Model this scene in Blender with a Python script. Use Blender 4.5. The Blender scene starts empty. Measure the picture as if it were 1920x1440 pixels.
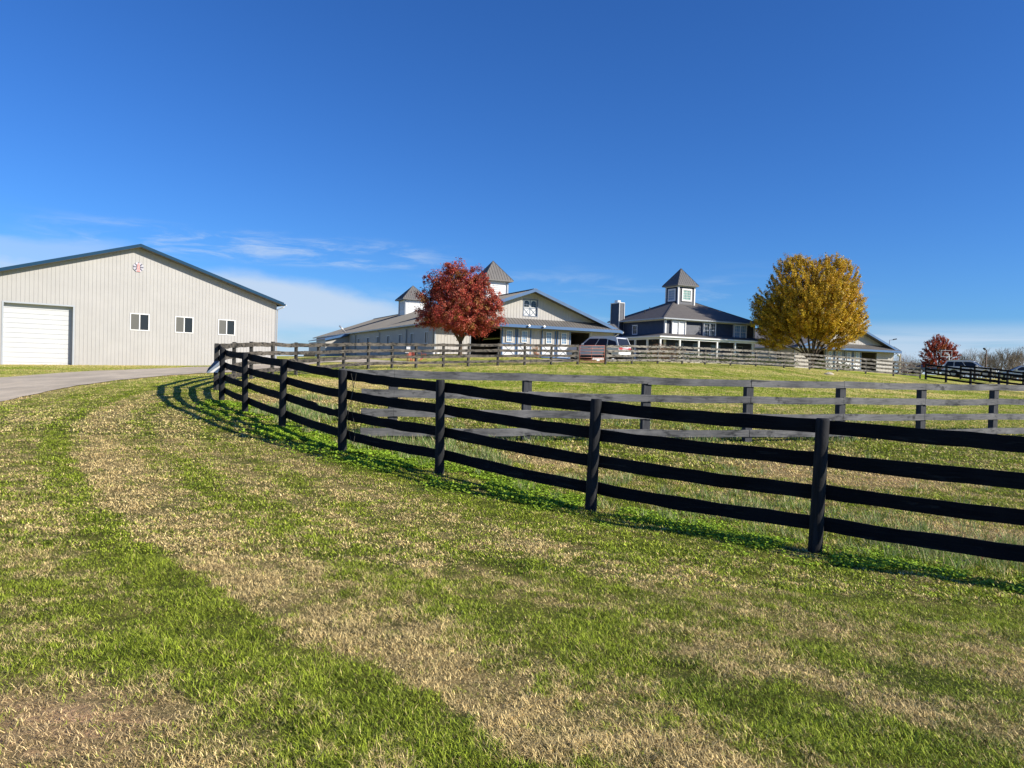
import bpy, bmesh, math, random
import numpy as np
from mathutils import Vector, Matrix

R = math.radians
scene = bpy.context.scene
COL = scene.collection
random.seed(7)
rng = np.random.default_rng(7)

# ------------------------------------------------------------------ camera
EYE = 1.60
FPX = 1400.0            # focal length in pixels of a 1920 wide picture
PITCH = R(1.2)          # looking down
ROLL = 0.030
cam_data = bpy.data.cameras.new('camera')
cam_data.sensor_width = 36.0
cam_data.lens = 36.0 * FPX / 1920.0
cam_data.clip_start = 0.1
cam_data.clip_end = 6000
cam = bpy.data.objects.new('camera', cam_data)
COL.objects.link(cam)
cF = Vector((0, math.cos(PITCH), -math.sin(PITCH)))
cR0 = Vector((1, 0, 0))
cU0 = cR0.cross(cF)
cR = cR0 * math.cos(ROLL) + cU0 * math.sin(ROLL)
cU = cU0 * math.cos(ROLL) - cR0 * math.sin(ROLL)
m = Matrix((cR, cU, -cF)).transposed().to_4x4()
m.translation = Vector((0, 0, EYE))
cam.matrix_world = m
scene.camera = cam

def pix(px, py, Y):
    """world point seen at pixel (1920x1440) whose ground distance along +Y is Y"""
    d = cR * ((px - 960) / FPX) + cU * (-(py - 720) / FPX) + cF
    t = Y / d.y
    return Vector((0, 0, EYE)) + d * t

# ------------------------------------------------------------------ sun and sky
SUN_AZ = R(112.5)       # from +Y towards +X
SUN_EL = R(28.5)
sun_dir = Vector((math.sin(SUN_AZ) * math.cos(SUN_EL), math.cos(SUN_AZ) * math.cos(SUN_EL), math.sin(SUN_EL)))
sl = bpy.data.lights.new('sun', 'SUN')
sl.energy = 5.0
sl.angle = R(0.55)
sl.color = (1.0, 0.915, 0.77)
sun = bpy.data.objects.new('sun', sl)
COL.objects.link(sun)
sun.rotation_euler = sun_dir.to_track_quat('Z', 'Y').to_euler()

world = bpy.data.worlds.new('World')
scene.world = world
world.use_nodes = True
wt = world.node_tree
for n in list(wt.nodes):
    wt.nodes.remove(n)

def wn(t, **kw):
    n = wt.nodes.new(t)
    for k, v in kw.items():
        setattr(n, k, v)
    return n
def wmath(op, a, b=None, c=None, clamp=False):
    n = wn('ShaderNodeMath', operation=op, use_clamp=clamp)
    for i, v in enumerate((a, b, c)):
        if v is None:
            continue
        if isinstance(v, (int, float)):
            n.inputs[i].default_value = v
        else:
            wt.links.new(v, n.inputs[i])
    return n.outputs[0]
def wsmooth(v, a, b, lo=0.0, hi=1.0):
    n = wn('ShaderNodeMapRange', interpolation_type='SMOOTHSTEP')
    wt.links.new(v, n.inputs[0])
    for i, x in enumerate((a, b, lo, hi)):
        n.inputs[i + 1].default_value = x
    return n.outputs[0]

sky = wn('ShaderNodeTexSky', sky_type='NISHITA')
sky.sun_disc = False
sky.sun_elevation = SUN_EL
sky.sun_rotation = SUN_AZ
sky.altitude = 300
sky.air_density = 1.0
sky.dust_density = 0.35
sky.ozone_density = 3.0
hsv = wn('ShaderNodeHueSaturation')
hsv.inputs['Hue'].default_value = 0.5
hsv.inputs['Saturation'].default_value = 1.12
hsv.inputs['Value'].default_value = 1.0
wt.links.new(sky.outputs[0], hsv.inputs['Color'])
tc = wn('ShaderNodeTexCoord')
sep = wn('ShaderNodeSeparateXYZ')
wt.links.new(tc.outputs['Generated'], sep.inputs[0])
dx, dy, dz = sep.outputs
az = wmath('ARCTAN2', dx, dy)                 # radians, 0 straight ahead
el = wmath('ARCSINE', dz)
def cloud(kx, ky, off, scale, detail, rough, lo, hi, dist=0.0):
    c = wn('ShaderNodeCombineXYZ')
    wt.links.new(wmath('MULTIPLY', az, kx), c.inputs[0])
    wt.links.new(wmath('MULTIPLY', el, ky), c.inputs[1])
    c.inputs[2].default_value = off
    n = wn('ShaderNodeTexNoise')
    n.inputs['Scale'].default_value = scale
    n.inputs['Detail'].default_value = detail
    n.inputs['Roughness'].default_value = rough
    n.inputs['Distortion'].default_value = dist
    wt.links.new(c.outputs[0], n.inputs['Vector'])
    return wsmooth(n.outputs['Fac'], lo, hi)
def band(v, a, b, c, d):
    return wmath('MULTIPLY', wsmooth(v, a, b), wsmooth(v, c, d, 1.0, 0.0))
# low pale bank to the left of the barns (its upper edge dips to the right)
edge = wmath('ADD', el, wmath('MULTIPLY', wmath('MAXIMUM', az, -0.36), 0.13))
edge = wmath('ADD', edge, wmath('MULTIPLY', cloud(5, 10, 4.0, 1.0, 6, 0.6, 0.2, 0.8), 0.022))
bank = wmath('MULTIPLY', wsmooth(edge, 0.058, 0.084, 1.0, 0.0), wsmooth(az, -0.22, 0.02, 1.0, 0.0))
bank = wmath('MULTIPLY', bank, wmath('MULTIPLY', cloud(3, 16, 1.0, 1.0, 5, 0.55, 0.10, 0.5), 1.0))
# second bank, far left
e2 = wmath('ADD', el, wmath('MULTIPLY', cloud(4, 14, 9.0, 1.0, 6, 0.6, 0.2, 0.8), 0.02))
bank2 = wmath('MULTIPLY', wmath('MULTIPLY', band(e2, 0.10, 0.12, 0.135, 0.150), wsmooth(az, -0.52, -0.44, 1.0, 0.0)), 0.45)
# wisps
w1 = wmath('MULTIPLY', band(el, 0.118, 0.132, 0.145, 0.168), band(az, -0.62, -0.45, -0.22, -0.03))
w1 = wmath('MULTIPLY', wmath('MULTIPLY', w1, cloud(10, 60, 2.2, 1.0, 9, 0.66, 0.42, 0.74, 0.5)), 0.85)
w2 = wmath('MULTIPLY', band(el, 0.02, 0.07, 0.10, 0.15), band(az, -0.25, -0.05, 0.20, 0.5))
w2 = wmath('MULTIPLY', wmath('MULTIPLY', w2, cloud(6, 40, 7.0, 1.0, 8, 0.6, 0.48, 0.78, 0.5)), 0.6)
w3 = wmath('MULTIPLY', band(el, -0.02, 0.0, 0.045, 0.075), wsmooth(az, 0.30, 0.46))
w3 = wmath('MULTIPLY', wmath('MULTIPLY', w3, cloud(3, 45, 12.0, 1.0, 6, 0.55, 0.25, 0.60, 0.4)), 0.9)
tot = wmath('MAXIMUM', wmath('MAXIMUM', bank, bank2), wmath('MAXIMUM', w1, wmath('MAXIMUM', w2, w3)))
tot = wmath('MULTIPLY', tot, 0.86)
cmix = wn('ShaderNodeMix', data_type='RGBA')
wt.links.new(tot, cmix.inputs[0])
grade = wn('ShaderNodeMix', data_type='RGBA', blend_type='MULTIPLY')
grade.inputs[0].default_value = 1.0
wt.links.new(hsv.outputs[0], grade.inputs[6]); grade.inputs[7].default_value = (0.46, 0.86, 1.45, 1)
wt.links.new(grade.outputs[2], cmix.inputs[6])
cmix.inputs[7].default_value = (6.0, 7.2, 8.8, 1)
bg = wn('ShaderNodeBackground')
bg.inputs['Strength'].default_value = 0.068
wt.links.new(cmix.outputs[2], bg.inputs['Color'])
wo = wn('ShaderNodeOutputWorld')
wt.links.new(bg.outputs[0], wo.inputs[0])

vs = scene.view_settings
vs.view_transform = 'Standard'
vs.look = 'None'
vs.exposure = 0.56
vs.gamma = 1.0
vs.use_curve_mapping = False

# ------------------------------------------------------------------ noise helpers (numpy)
def _hash(ix, iy, seed):
    h = (ix.astype(np.int64) * 374761393 + iy.astype(np.int64) * 668265263 + seed * 2147483647) & 0xFFFFFFFF
    h = ((h ^ (h >> 13)) * 1274126177) & 0xFFFFFFFF
    h = h ^ (h >> 16)
    return (h & 0xFFFF) / 65535.0
def vnoise(x, y, seed=0):
    x = np.asarray(x, float); y = np.asarray(y, float)
    ix = np.floor(x); iy = np.floor(y)
    fx = x - ix; fy = y - iy
    fx = fx * fx * (3 - 2 * fx); fy = fy * fy * (3 - 2 * fy)
    a = _hash(ix, iy, seed); b = _hash(ix + 1, iy, seed)
    c = _hash(ix, iy + 1, seed); d = _hash(ix + 1, iy + 1, seed)
    return (a * (1 - fx) + b * fx) * (1 - fy) + (c * (1 - fx) + d * fx) * fy
def fbm(x, y, seed=0, octs=4):
    s = 0; a = 0.5; t = 0
    for i in range(octs):
        s = s + a * vnoise(x * 2 ** i + 17.3 * i, y * 2 ** i - 9.1 * i, seed + i)
        t += a; a *= 0.5
    return s / t
def sstep(v, a, b):
    t = np.clip((v - a) / (b - a), 0, 1)
    return t * t * (3 - 2 * t)

# ------------------------------------------------------------------ terrain height
OUT_P = [(9.7, 3.5), (7.55, 4.95), (5.4, 6.3), (3.21, 7.75), (1.03, 9.3), (-1.05, 11.2), (-2.88, 12.8), (-4.6, 15.0),
         (-6.17, 17.3), (-7.73, 19.9)]
IN_PX = [(735, 692, 828, 14.5), (985, 698, 826, 15.3), (1208, 704, 827, 16.0), (1400, 708, 828, 16.5),
         (1573, 713, 826, 17.3), (1725, 715, 824, 18.2), (1860, 720, 820, 19.3)]
BACK_PX = [(405, 731, 22.6), (438, 719, 25.6), (471, 711, 28.3), (510, 707, 30.3), (554.6, 704, 32.5), (597, 700.5, 34.8), (644, 695.5, 37.2),
           (690, 692, 39.4), (735, 690.5, 41.2), (780, 690, 42.8), (831, 688.5, 44.3), (877.5, 687.5, 45.8), (933, 685.8, 47.6),
           (983.5, 684.8, 49.4), (1033, 684, 51.2), (1083, 684, 52.8), (1135, 683.5, 54.3), (1184.5, 682.6, 56), (1233, 682, 57.6),
           (1279, 682.5, 59.2), (1322, 684, 60.8), (1369.5, 686, 62.4), (1417, 687.2, 64), (1470, 690, 65.2), (1518, 693, 66.3),
           (1570, 696.5, 67.2), (1623, 701, 67.8), (1675, 705.5, 68), (1725, 710, 67.9)]
ctrl = []
def cp(x, y, zrel):
    ctrl.append((x, y, zrel + EYE))
out_bot = {(3.21, 7.75): (1525, 1035), (1.03, 9.3): (1108, 958), (-1.05, 11.2): (825, 888), (-2.88, 12.8): (645, 845),
           (-4.6, 15.0): (530, 803), (-6.17, 17.3): (461, 775), (-7.73, 19.9): (413, 752)}
for (x, y), (px, py) in out_bot.items():
    ctrl.append((x, y, pix(px, py, y).z))
for px, pt, pb, Y in IN_PX:
    p = pix(px, pb, Y); ctrl.append(tuple(p))
for px, pb, Y in BACK_PX:
    p = pix(px, pb, Y); ctrl.append(tuple(p))
for c in [(0, 0, -1.6), (0, 3.5, -1.6), (-4, 4, -1.56), (4, 3.5, -1.72), (-9, 4, -1.50), (9.7, 3.5, -1.98), (7.5, 5, -1.93), (14, 4, -2.1), (-20, 5, -1.5),
          (0, -8, -1.7), (-10, -8, -1.6), (12, -8, -2.1), (25, 10, -2.0), (25, 20, -1.6), (20, 13, -1.8),
          (-29.3, 46.2, -0.66), (-37, 40.5, -0.85), (-17.7, 55.9, -0.25), (-13, 19, -1.25), (-21, 31, -1.0), (-12.8, 32, -0.62),
          (-25, 20, -1.35), (-35, 30, -1.1), (-19, 48, -0.42), (-45, 45, -0.9), (-13, 44, -0.25),
          (-7, 66, 1.04), (10, 74, 1.04), (-30, 116, 0.95), (-10, 95, 1.04), (2, 76, 1.04), (-4.3, 62, 0.95), (0, 60, 0.85), (-12, 58, 0.30), (-17, 64, 0.35),
          (-26, 90, 0.6), (7.5, 62, 0.80), (17, 83, 1.2), (25, 87, 1.2), (12, 90, 1.2), (37, 97, 1.04), (54, 105, 1.04), (31.5, 80, 0.97),
          (43, 75, 0.37), (50, 70, 0.1), (40, 62.6, -0.4), (42, 58.5, -0.8), (55, 95, 0.7), (60, 60, -0.8), (45, 45, -1.3),
          (30, 45, -0.75), (5, 30, -0.95), (14, 40, -0.45), (-3, 30, -0.95), (22, 35, -1.1), (33, 58, -0.25), (-60, 60, -0.6), (-60, 20, -1.3), (60, 20, -2.2), (60, 120, 0.3), (0, 120, 1.0), (-60, 120, 0.3)]:
    cp(*c)
C = np.array(ctrl)
def _tps(d):
    return np.where(d > 1e-9, d * d * np.log(d + 1e-12), 0.0)
_D = np.hypot(C[:, None, 0] - C[None, :, 0], C[:, None, 1] - C[None, :, 1])
_K = _tps(_D) + np.eye(len(C)) * 1.5
_P = np.c_[np.ones(len(C)), C[:, :2]]
_A = np.block([[_K, _P], [_P.T, np.zeros((3, 3))]])
_w = np.linalg.solve(_A, np.r_[C[:, 2], 0, 0, 0])
def heights(x, y):
    x = np.asarray(x, float).ravel(); y = np.asarray(y, float).ravel()
    # inside the known region use the spline; far away let the land fall gently
    cx, cy = np.clip(x, -75, 75), np.clip(y, -15, 130)
    out = np.empty(len(x))
    for i in range(0, len(x), 20000):
        sx, sy = cx[i:i + 20000], cy[i:i + 20000]
        d = np.hypot(sx[:, None] - C[None, :, 0], sy[:, None] - C[None, :, 1])
        out[i:i + 20000] = _tps(d) @ _w[:-3] + _w[-3] + _w[-2] * sx + _w[-1] * sy
    out = np.clip(out, EYE - 2.6, EYE + 1.35)
    far = np.hypot(x - cx, y - cy)
    out = out - 4.5 * sstep(far, 0, 220)
    # fine bumps of a real field
    near = 1 - sstep(np.hypot(x, y), 40, 90)
    out = out + (fbm(x * 0.9, y * 0.9, 3, 3) - 0.5) * 0.035 * near
    return out
def gz(x, y):
    return float(heights([x], [y])[0])
# ------------------------------------------------------------------ object helpers
def tag(o, label=None, cat=None, group=None, kind=None):
    if label: o['label'] = label
    if cat: o['category'] = cat
    if group: o['group'] = group
    if kind: o['kind'] = kind
    return o
def empty(name, loc, rz=0.0, label=None, cat=None, group=None):
    o = bpy.data.objects.new(name, None)
    o.empty_display_size = 0.3
    COL.objects.link(o)
    o.location = loc
    o.rotation_euler = (0, 0, rz)
    tag(o, label, cat, group)
    return o

class MB:
    """collects polygons; build() links them as one mesh object"""
    def __init__(self):
        self.v = []; self.f = []; self.m = []
    def add(self, vs, fs, mi=0):
        b = len(self.v)
        self.v += [tuple(p) for p in vs]
        self.f += [tuple(i + b for i in f) for f in fs]
        self.m += [mi] * len(fs)
        return self
    def box(self, x0, x1, y0, y1, z0, z1, mi=0):
        vs = [(x0, y0, z0), (x1, y0, z0), (x1, y1, z0), (x0, y1, z0), (x0, y0, z1), (x1, y0, z1), (x1, y1, z1), (x0, y1, z1)]
        return self.add(vs, [(0, 3, 2, 1), (4, 5, 6, 7), (0, 1, 5, 4), (1, 2, 6, 5), (2, 3, 7, 6), (3, 0, 4, 7)], mi)
    def prism(self, poly, vec, mi=0):
        """polygon (3D points) pushed along vec"""
        n = len(poly)
        poly = [Vector(p) for p in poly]; vec = Vector(vec)
        vs = poly + [p + vec for p in poly]
        fs = [tuple(range(n))[::-1], tuple(range(n, 2 * n))]
        fs += [(i, (i + 1) % n, n + (i + 1) % n, n + i) for i in range(n)]
        return self.add(vs, fs, mi)
    def bar(self, a, b, w, h, up=(0, 0, 1), mi=0):
        """rectangular bar from a to b; w across, h along up"""
        a = Vector(a); b = Vector(b); d = (b - a).normalized(); up = Vector(up)
        s = d.cross(up)
        if s.length < 1e-6:
            s = d.cross(Vector((1, 0, 0)))
        s.normalize(); u = s.cross(d).normalized()
        s *= w / 2; u *= h / 2
        vs = [a - s - u, a + s - u, a + s + u, a - s + u, b - s - u, b + s - u, b + s + u, b - s + u]
        return self.add(vs, [(0, 1, 2, 3), (4, 7, 6, 5), (0, 4, 5, 1), (1, 5, 6, 2), (2, 6, 7, 3), (3, 7, 4, 0)], mi)
    def tube(self, pts, rad, n=8, mi=0, caps=True):
        pts = [Vector(p) for p in pts]
        if isinstance(rad, (int, float)): rad = [rad] * len(pts)
        b = len(self.v); prev = None
        for i, p in enumerate(pts):
            d = (pts[min(i + 1, len(pts) - 1)] - pts[max(i - 1, 0)]).normalized()
            ref = Vector((0, 0, 1)) if abs(d.z) < 0.9 else Vector((1, 0, 0))
            if prev is not None:
                s = (prev - d * prev.dot(d))
                s = s.normalized() if s.length > 1e-6 else d.cross(ref).normalized()
            else:
                s = d.cross(ref).normalized()
            prev = s
            u = d.cross(s)
            for k in range(n):
                a = 2 * math.pi * k / n
                self.v.append(tuple(p + (s * math.cos(a) + u * math.sin(a)) * rad[i]))
        for i in range(len(pts) - 1):
            for k in range(n):
                k2 = (k + 1) % n
                self.f.append((b + i * n + k, b + i * n + k2, b + (i + 1) * n + k2, b + (i + 1) * n + k)); self.m.append(mi)
        if caps:
            self.f.append(tuple(b + k for k in range(n))[::-1]); self.m.append(mi)
            e = b + (len(pts) - 1) * n
            self.f.append(tuple(e + k for k in range(n))); self.m.append(mi)
        return self
    def build(self, name, mat, parent=None, smooth=False, fix=True, bevel=0.0, label=None):
        me = bpy.data.meshes.new(name)
        me.from_pydata(self.v, [], self.f)
        mats = mat if isinstance(mat, (list, tuple)) else [mat]
        for mm in mats: me.materials.append(mm)
        if len(mats) > 1:
            me.polygons.foreach_set('material_index', self.m)
        if fix or bevel:
            bm = bmesh.new(); bm.from_mesh(me)
            if bevel:
                bmesh.ops.remove_doubles(bm, verts=bm.verts, dist=1e-5)
                bmesh.ops.bevel(bm, geom=[e for e in bm.edges if e.is_manifold and e.calc_face_angle(0) > 0.5], offset=bevel, segments=2, affect='EDGES', clamp_overlap=True)
            bmesh.ops.recalc_face_normals(bm, faces=bm.faces)
            bm.to_mesh(me); bm.free()
        if smooth:
            me.polygons.foreach_set('use_smooth', [True] * len(me.polygons))
        o = bpy.data.objects.new(name, me)
        COL.objects.link(o)
        if parent is not None: o.parent = parent
        if label: o['label'] = label
        return o

def fast_mesh(name, V, F, mat, colors=None, smooth=False):
    """V (n,3), F (m,k) int array with equal sized faces"""
    me = bpy.data.meshes.new(name)
    n, k = F.shape
    me.vertices.add(len(V)); me.vertices.foreach_set('co', V.astype(np.float32).ravel())
    me.loops.add(n * k); me.loops.foreach_set('vertex_index', F.astype(np.int32).ravel())
    me.polygons.add(n)
    me.polygons.foreach_set('loop_start', np.arange(0, n * k, k, dtype=np.int32))
    if smooth: me.polygons.foreach_set('use_smooth', np.ones(n, bool))
    me.update(calc_edges=True)
    if colors is not None:
        at = me.color_attributes.new('Col', 'FLOAT_COLOR', 'POINT')
        c4 = np.ones((len(V), 4), np.float32); c4[:, :3] = colors
        at.data.foreach_set('color', c4.ravel())
    me.materials.append(mat)
    return me

# ------------------------------------------------------------------ materials
class NT:
    def __init__(self, name):
        self.mat = bpy.data.materials.new(name); self.mat.use_nodes = True
        self.t = self.mat.node_tree
        self.bsdf = self.t.nodes['Principled BSDF']
        self.tc = self.t.nodes.new('ShaderNodeTexCoord')
    def n(self, t, **kw):
        x = self.t.nodes.new(t)
        for k, v in kw.items(): setattr(x, k, v)
        return x
    def l(self, a, b): self.t.links.new(a, b)
    def noise(self, scale, detail=4, rough=0.55, stretch=(1, 1, 1), coord='Object', dist=0.0):
        mp = self.n('ShaderNodeMapping'); mp.inputs['Scale'].default_value = stretch
        self.l(self.tc.outputs[coord], mp.inputs[0])
        x = self.n('ShaderNodeTexNoise'); x.inputs['Scale'].default_value = scale
        x.inputs['Detail'].default_value = detail; x.inputs['Roughness'].default_value = rough
        x.inputs['Distortion'].default_value = dist
        self.l(mp.outputs[0], x.inputs['Vector'])
        return x.outputs['Fac']
    def ramp(self, fac, stops):
        r = self.n('ShaderNodeValToRGB')
        el = r.color_ramp.elements
        while len(el) < len(stops): el.new(0.5)
        for e, (p, c) in zip(el, stops):
            e.position = p; e.color = (*c, 1) if len(c) == 3 else c
        self.l(fac, r.inputs[0])
        return r.outputs[0]
    def mix(self, fac, a, b, mode='MIX'):
        x = self.n('ShaderNodeMix', data_type='RGBA', blend_type=mode)
        for i, v in ((0, fac), (6, a), (7, b)):
            if isinstance(v, (int, float)): x.inputs[i].default_value = v
            elif isinstance(v, tuple): x.inputs[i].default_value = (*v, 1)
            else: self.l(v, x.inputs[i])
        return x.outputs[2]
    def bump(self, h, strength=0.3, dist=0.01):
        b = self.n('ShaderNodeBump'); b.inputs['Strength'].default_value = strength; b.inputs['Distance'].default_value = dist
        self.l(h, b.inputs['Height']); self.l(b.outputs[0], self.bsdf.inputs['Normal'])
    def col(self, c):
        if isinstance(c, tuple): self.bsdf.inputs['Base Color'].default_value = (*c, 1)
        else: self.l(c, self.bsdf.inputs['Base Color'])
    def rough(self, r, spec=None, metal=None):
        self.bsdf.inputs['Roughness'].default_value = r
        if spec is not None: self.bsdf.inputs['Specular IOR Level'].default_value = spec
        if metal is not None: self.bsdf.inputs['Metallic'].default_value = metal

def simple(name, c, rough=0.5, var=0.12, scale=3.0, spec=0.4, metal=0.0, stretch=(1, 1, 1), bump=0.0):
    t = NT(name)
    f = t.noise(scale, 5, 0.6, stretch)
    t.col(t.ramp(f, [(0.3, tuple(x * (1 - var) for x in c)), (0.7, tuple(min(1, x * (1 + var)) for x in c))]))
    t.rough(rough, spec, metal)
    if bump: t.bump(t.noise(scale * 6, 4), bump, 0.01)
    return t.mat

def wood(name, dark, light, lo=0.35, hi=0.7, grain=1.0, rough=0.85, patch=None, bump=0.5, spec=0.2):
    """painted or weathered boards; grain runs along local X/Y (long) and is fine along Z"""
    t = NT(name)
    g = t.noise(6 * grain, 6, 0.65, (0.5, 0.5, 9.0), dist=0.8)
    b = t.noise(1.3, 5, 0.6)
    f = t.n('ShaderNodeMath', operation='ADD'); t.l(g, f.inputs[0]); t.l(b, f.inputs[1])
    h = t.n('ShaderNodeMath', operation='MULTIPLY'); t.l(f.outputs[0], h.inputs[0]); h.inputs[1].default_value = 0.5
    c = t.ramp(h.outputs[0], [(lo, dark), (hi, light)])
    if patch:
        pn = t.noise(patch[1], 4, 0.7, patch[4] if len(patch) > 4 else (1, 1, 2.5))
        k = t.ramp(pn, [(patch[2], (0, 0, 0)), (patch[3], (1, 1, 1))])
        c = t.mix(k, c, patch[0])
    t.col(c); t.rough(rough, spec)
    t.bump(g, bump, 0.006)
    return t.mat

M = {}
M['black_wood'] = wood('black painted wood', (0.003, 0.004, 0.006), (0.016, 0.018, 0.023), spec=0.06, patch=((0.030, 0.032, 0.036), 3.0, 0.60, 0.72, (0.5, 0.5, 4)))
M['black_post'] = simple('black creosoted post', (0.022, 0.023, 0.026), 0.8, 0.5, 5, 0.1, stretch=(6, 6, 0.6), bump=0.4)
M['grey_wood'] = wood('faded black boards', (0.045, 0.048, 0.054), (0.20, 0.20, 0.205), 0.36, 0.66, 0.8, patch=((0.028, 0.03, 0.034), 2.4, 0.55, 0.68))
M['grey_post'] = simple('faded black square post', (0.055, 0.058, 0.065), 0.85, 0.35, 5, 0.2, stretch=(5, 5, 0.8), bump=0.3)
M['weathered'] = wood('weathered grey brown boards', (0.028, 0.026, 0.024), (0.15, 0.132, 0.112), 0.36, 0.64, 1.0, patch=((0.018, 0.018, 0.018), 3.0, 0.50, 0.60))
M['bleached'] = wood('bleached boards with flaking black paint', (0.085, 0.078, 0.068), (0.33, 0.305, 0.27), 0.34, 0.64, 1.0, patch=((0.022, 0.022, 0.022), 3.6, 0.48, 0.60))
M['dark_post'] = simple('dark weathered post', (0.06, 0.058, 0.055), 0.9, 0.5, 4, 0.2)
M['wire'] = simple('rusty dark wire', (0.03, 0.025, 0.02), 0.6)
M['tan_wall'] = simple('warm grey ribbed steel siding', (0.368, 0.362, 0.356), 0.45, 0.05, 0.8, 0.4)
M['tan_rib'] = simple('warm grey steel siding for barns', (0.425, 0.410, 0.392), 0.5, 0.06, 0.8, 0.4)
M['white'] = simple('white painted trim', (0.68, 0.685, 0.69), 0.45, 0.05, 2)
M['white_door'] = simple('white sectional door', (0.47, 0.485, 0.505), 0.5, 0.03, 1.0)
M['navy_trim'] = simple('dark blue steel trim', (0.005, 0.040, 0.090), 0.6, 0.1, 1, 0.15)
M['blue_trim'] = simple('bright blue steel trim', (0.040, 0.115, 0.26), 0.5, 0.12, 1.5, 0.5)
M['roof'] = simple('grey brown standing seam roof', (0.155, 0.147, 0.138), 0.5, 0.12, 0.6, 0.4)
M['roof_dark'] = simple('charcoal metal roof', (0.12, 0.118, 0.118), 0.5, 0.10, 0.6, 0.4)
M['soffit'] = simple('grey soffit', (0.11, 0.105, 0.10), 0.6, 0.1, 2)
M['track'] = simple('dark steel trim', (0.03, 0.032, 0.035), 0.5)
M['inside'] = simple('dim barn timber', (0.10, 0.07, 0.045), 0.9, 0.3, 1.5)
M['concrete'] = simple('pale concrete', (0.42, 0.38, 0.32), 0.9, 0.12, 1.2, 0.2)
M['galv'] = simple('galvanised steel', (0.50, 0.51, 0.52), 0.35, 0.1, 3, 0.5, 0.6)
M['silver'] = simple('silver grey gutter', (0.34, 0.37, 0.41), 0.4, 0.08, 2, 0.5)
M['red_paint'] = simple('faded red paint', (0.32, 0.125, 0.10), 0.6, 0.2, 4)
M['red_plastic'] = simple('red orange garden furniture', (0.55, 0.14, 0.10), 0.5, 0.1, 4)
M['terracotta'] = simple('terracotta pot', (0.35, 0.13, 0.06), 0.8)
M['bark'] = simple('grey brown bark', (0.085, 0.065, 0.05), 0.9, 0.35, 5, 0.2, stretch=(3, 3, 0.6), bump=0.5)
M['bark_pale'] = simple('pale winter bark', (0.17, 0.145, 0.12), 0.9, 0.3, 3, 0.2)
M['rubber'] = simple('black rubber', (0.015, 0.015, 0.016), 0.7, 0.2, 8)
M['alloy'] = simple('alloy wheel', (0.35, 0.36, 0.37), 0.3, 0.1, 8, 0.5, 0.8)
M['car_white'] = simple('white car paint', (0.62, 0.64, 0.67), 0.16, 0.02, 1, 0.6)
M['car_silver'] = simple('silver car paint', (0.42, 0.44, 0.46), 0.2, 0.02, 1, 0.6, 0.3)
M['car_black'] = simple('black car paint', (0.012, 0.013, 0.015), 0.15, 0.05, 1, 0.6)
M['plastic'] = simple('dark plastic', (0.02, 0.02, 0.022), 0.5)
M['tail'] = simple('red tail lamp', (0.38, 0.035, 0.035), 0.3, 0.05, 3, 0.6)
M['lamp_glass'] = simple('clear lamp lens', (0.75, 0.76, 0.78), 0.15, 0.05, 3, 0.6)
M['stone'] = simple('pale limestone', (0.50, 0.44, 0.36), 0.9, 0.2, 6, 0.2, bump=0.5)

def glass(name, c=(0.02, 0.025, 0.03), rough=0.05):
    t = NT(name); t.col(c); t.rough(rough, 0.4)
    return t.mat
M['glass'] = glass('dark window glass')
M['glass_car'] = glass('tinted car glass', (0.006, 0.009, 0.018), 0.35)
M['glass_green'] = glass('greenish tower glass', (0.16, 0.40, 0.36), 0.25)
M['glass_screen'] = glass('insect screen behind glass', (0.10, 0.10, 0.092), 0.4)
M['pane_white'] = simple('plain white pane', (0.72, 0.73, 0.74), 0.3, 0.05, 2)  # even white pane for the first upper window
M['glass_blue'] = glass('glass with sky reflection in its colour', (0.16, 0.30, 0.48), 0.1)  # blue of the reflected sky is painted into the pane colour

# navy lap siding with the shadow lines of each board
def lap(name, c, pitch=0.15):
    t = NT(name)
    sepn = t.n('ShaderNodeSeparateXYZ'); t.l(t.tc.outputs['Object'], sepn.inputs[0])
    mm = t.n('ShaderNodeMath', operation='DIVIDE'); t.l(sepn.outputs[2], mm.inputs[0]); mm.inputs[1].default_value = pitch
    fr = t.n('ShaderNodeMath', operation='FRACT'); t.l(mm.outputs[0], fr.inputs[0])
    inv = t.n('ShaderNodeMath', operation='SUBTRACT'); inv.inputs[0].default_value = 1.0; t.l(fr.outputs[0], inv.inputs[1])
    f = t.noise(2.0, 4)
    t.col(t.ramp(f, [(0.3, tuple(x * 0.85 for x in c)), (0.7, tuple(x * 1.15 for x in c))]))
    t.rough(0.55, 0.35)
    t.bump(inv.outputs[0], 1.0, 0.03)
    return t.mat
M['navy_siding'] = lap('navy lap siding', (0.036, 0.047, 0.076))
M['grey_siding'] = lap('blue grey lap siding', (0.17, 0.18, 0.20))
# ------------------------------------------------------------------ where things lie on the ground
_Ys = np.geomspace(2.0, 110, 500)
def ground_hit(px, py):
    P = [pix(px, py, float(Y)) for Y in _Ys]
    P = np.array([tuple(p) for p in P])
    h = heights(P[:, 0], P[:, 1])
    below = np.where(P[:, 2] < h)[0]
    i = below[0] if len(below) else len(_Ys) - 1
    return (P[i, 0], P[i, 1])
def poly_dist(x, y, pts):
    d = np.full(x.shape, 1e9)
    for (ax, ay), (bx, by) in zip(pts[:-1], pts[1:]):
        vx, vy = bx - ax, by - ay
        t = np.clip(((x - ax) * vx + (y - ay) * vy) / (vx * vx + vy * vy + 1e-9), 0, 1)
        d = np.minimum(d, np.hypot(x - ax - t * vx, y - ay - t * vy))
    return d
def hits(pl):
    return [ground_hit(*p) for p in pl]

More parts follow.
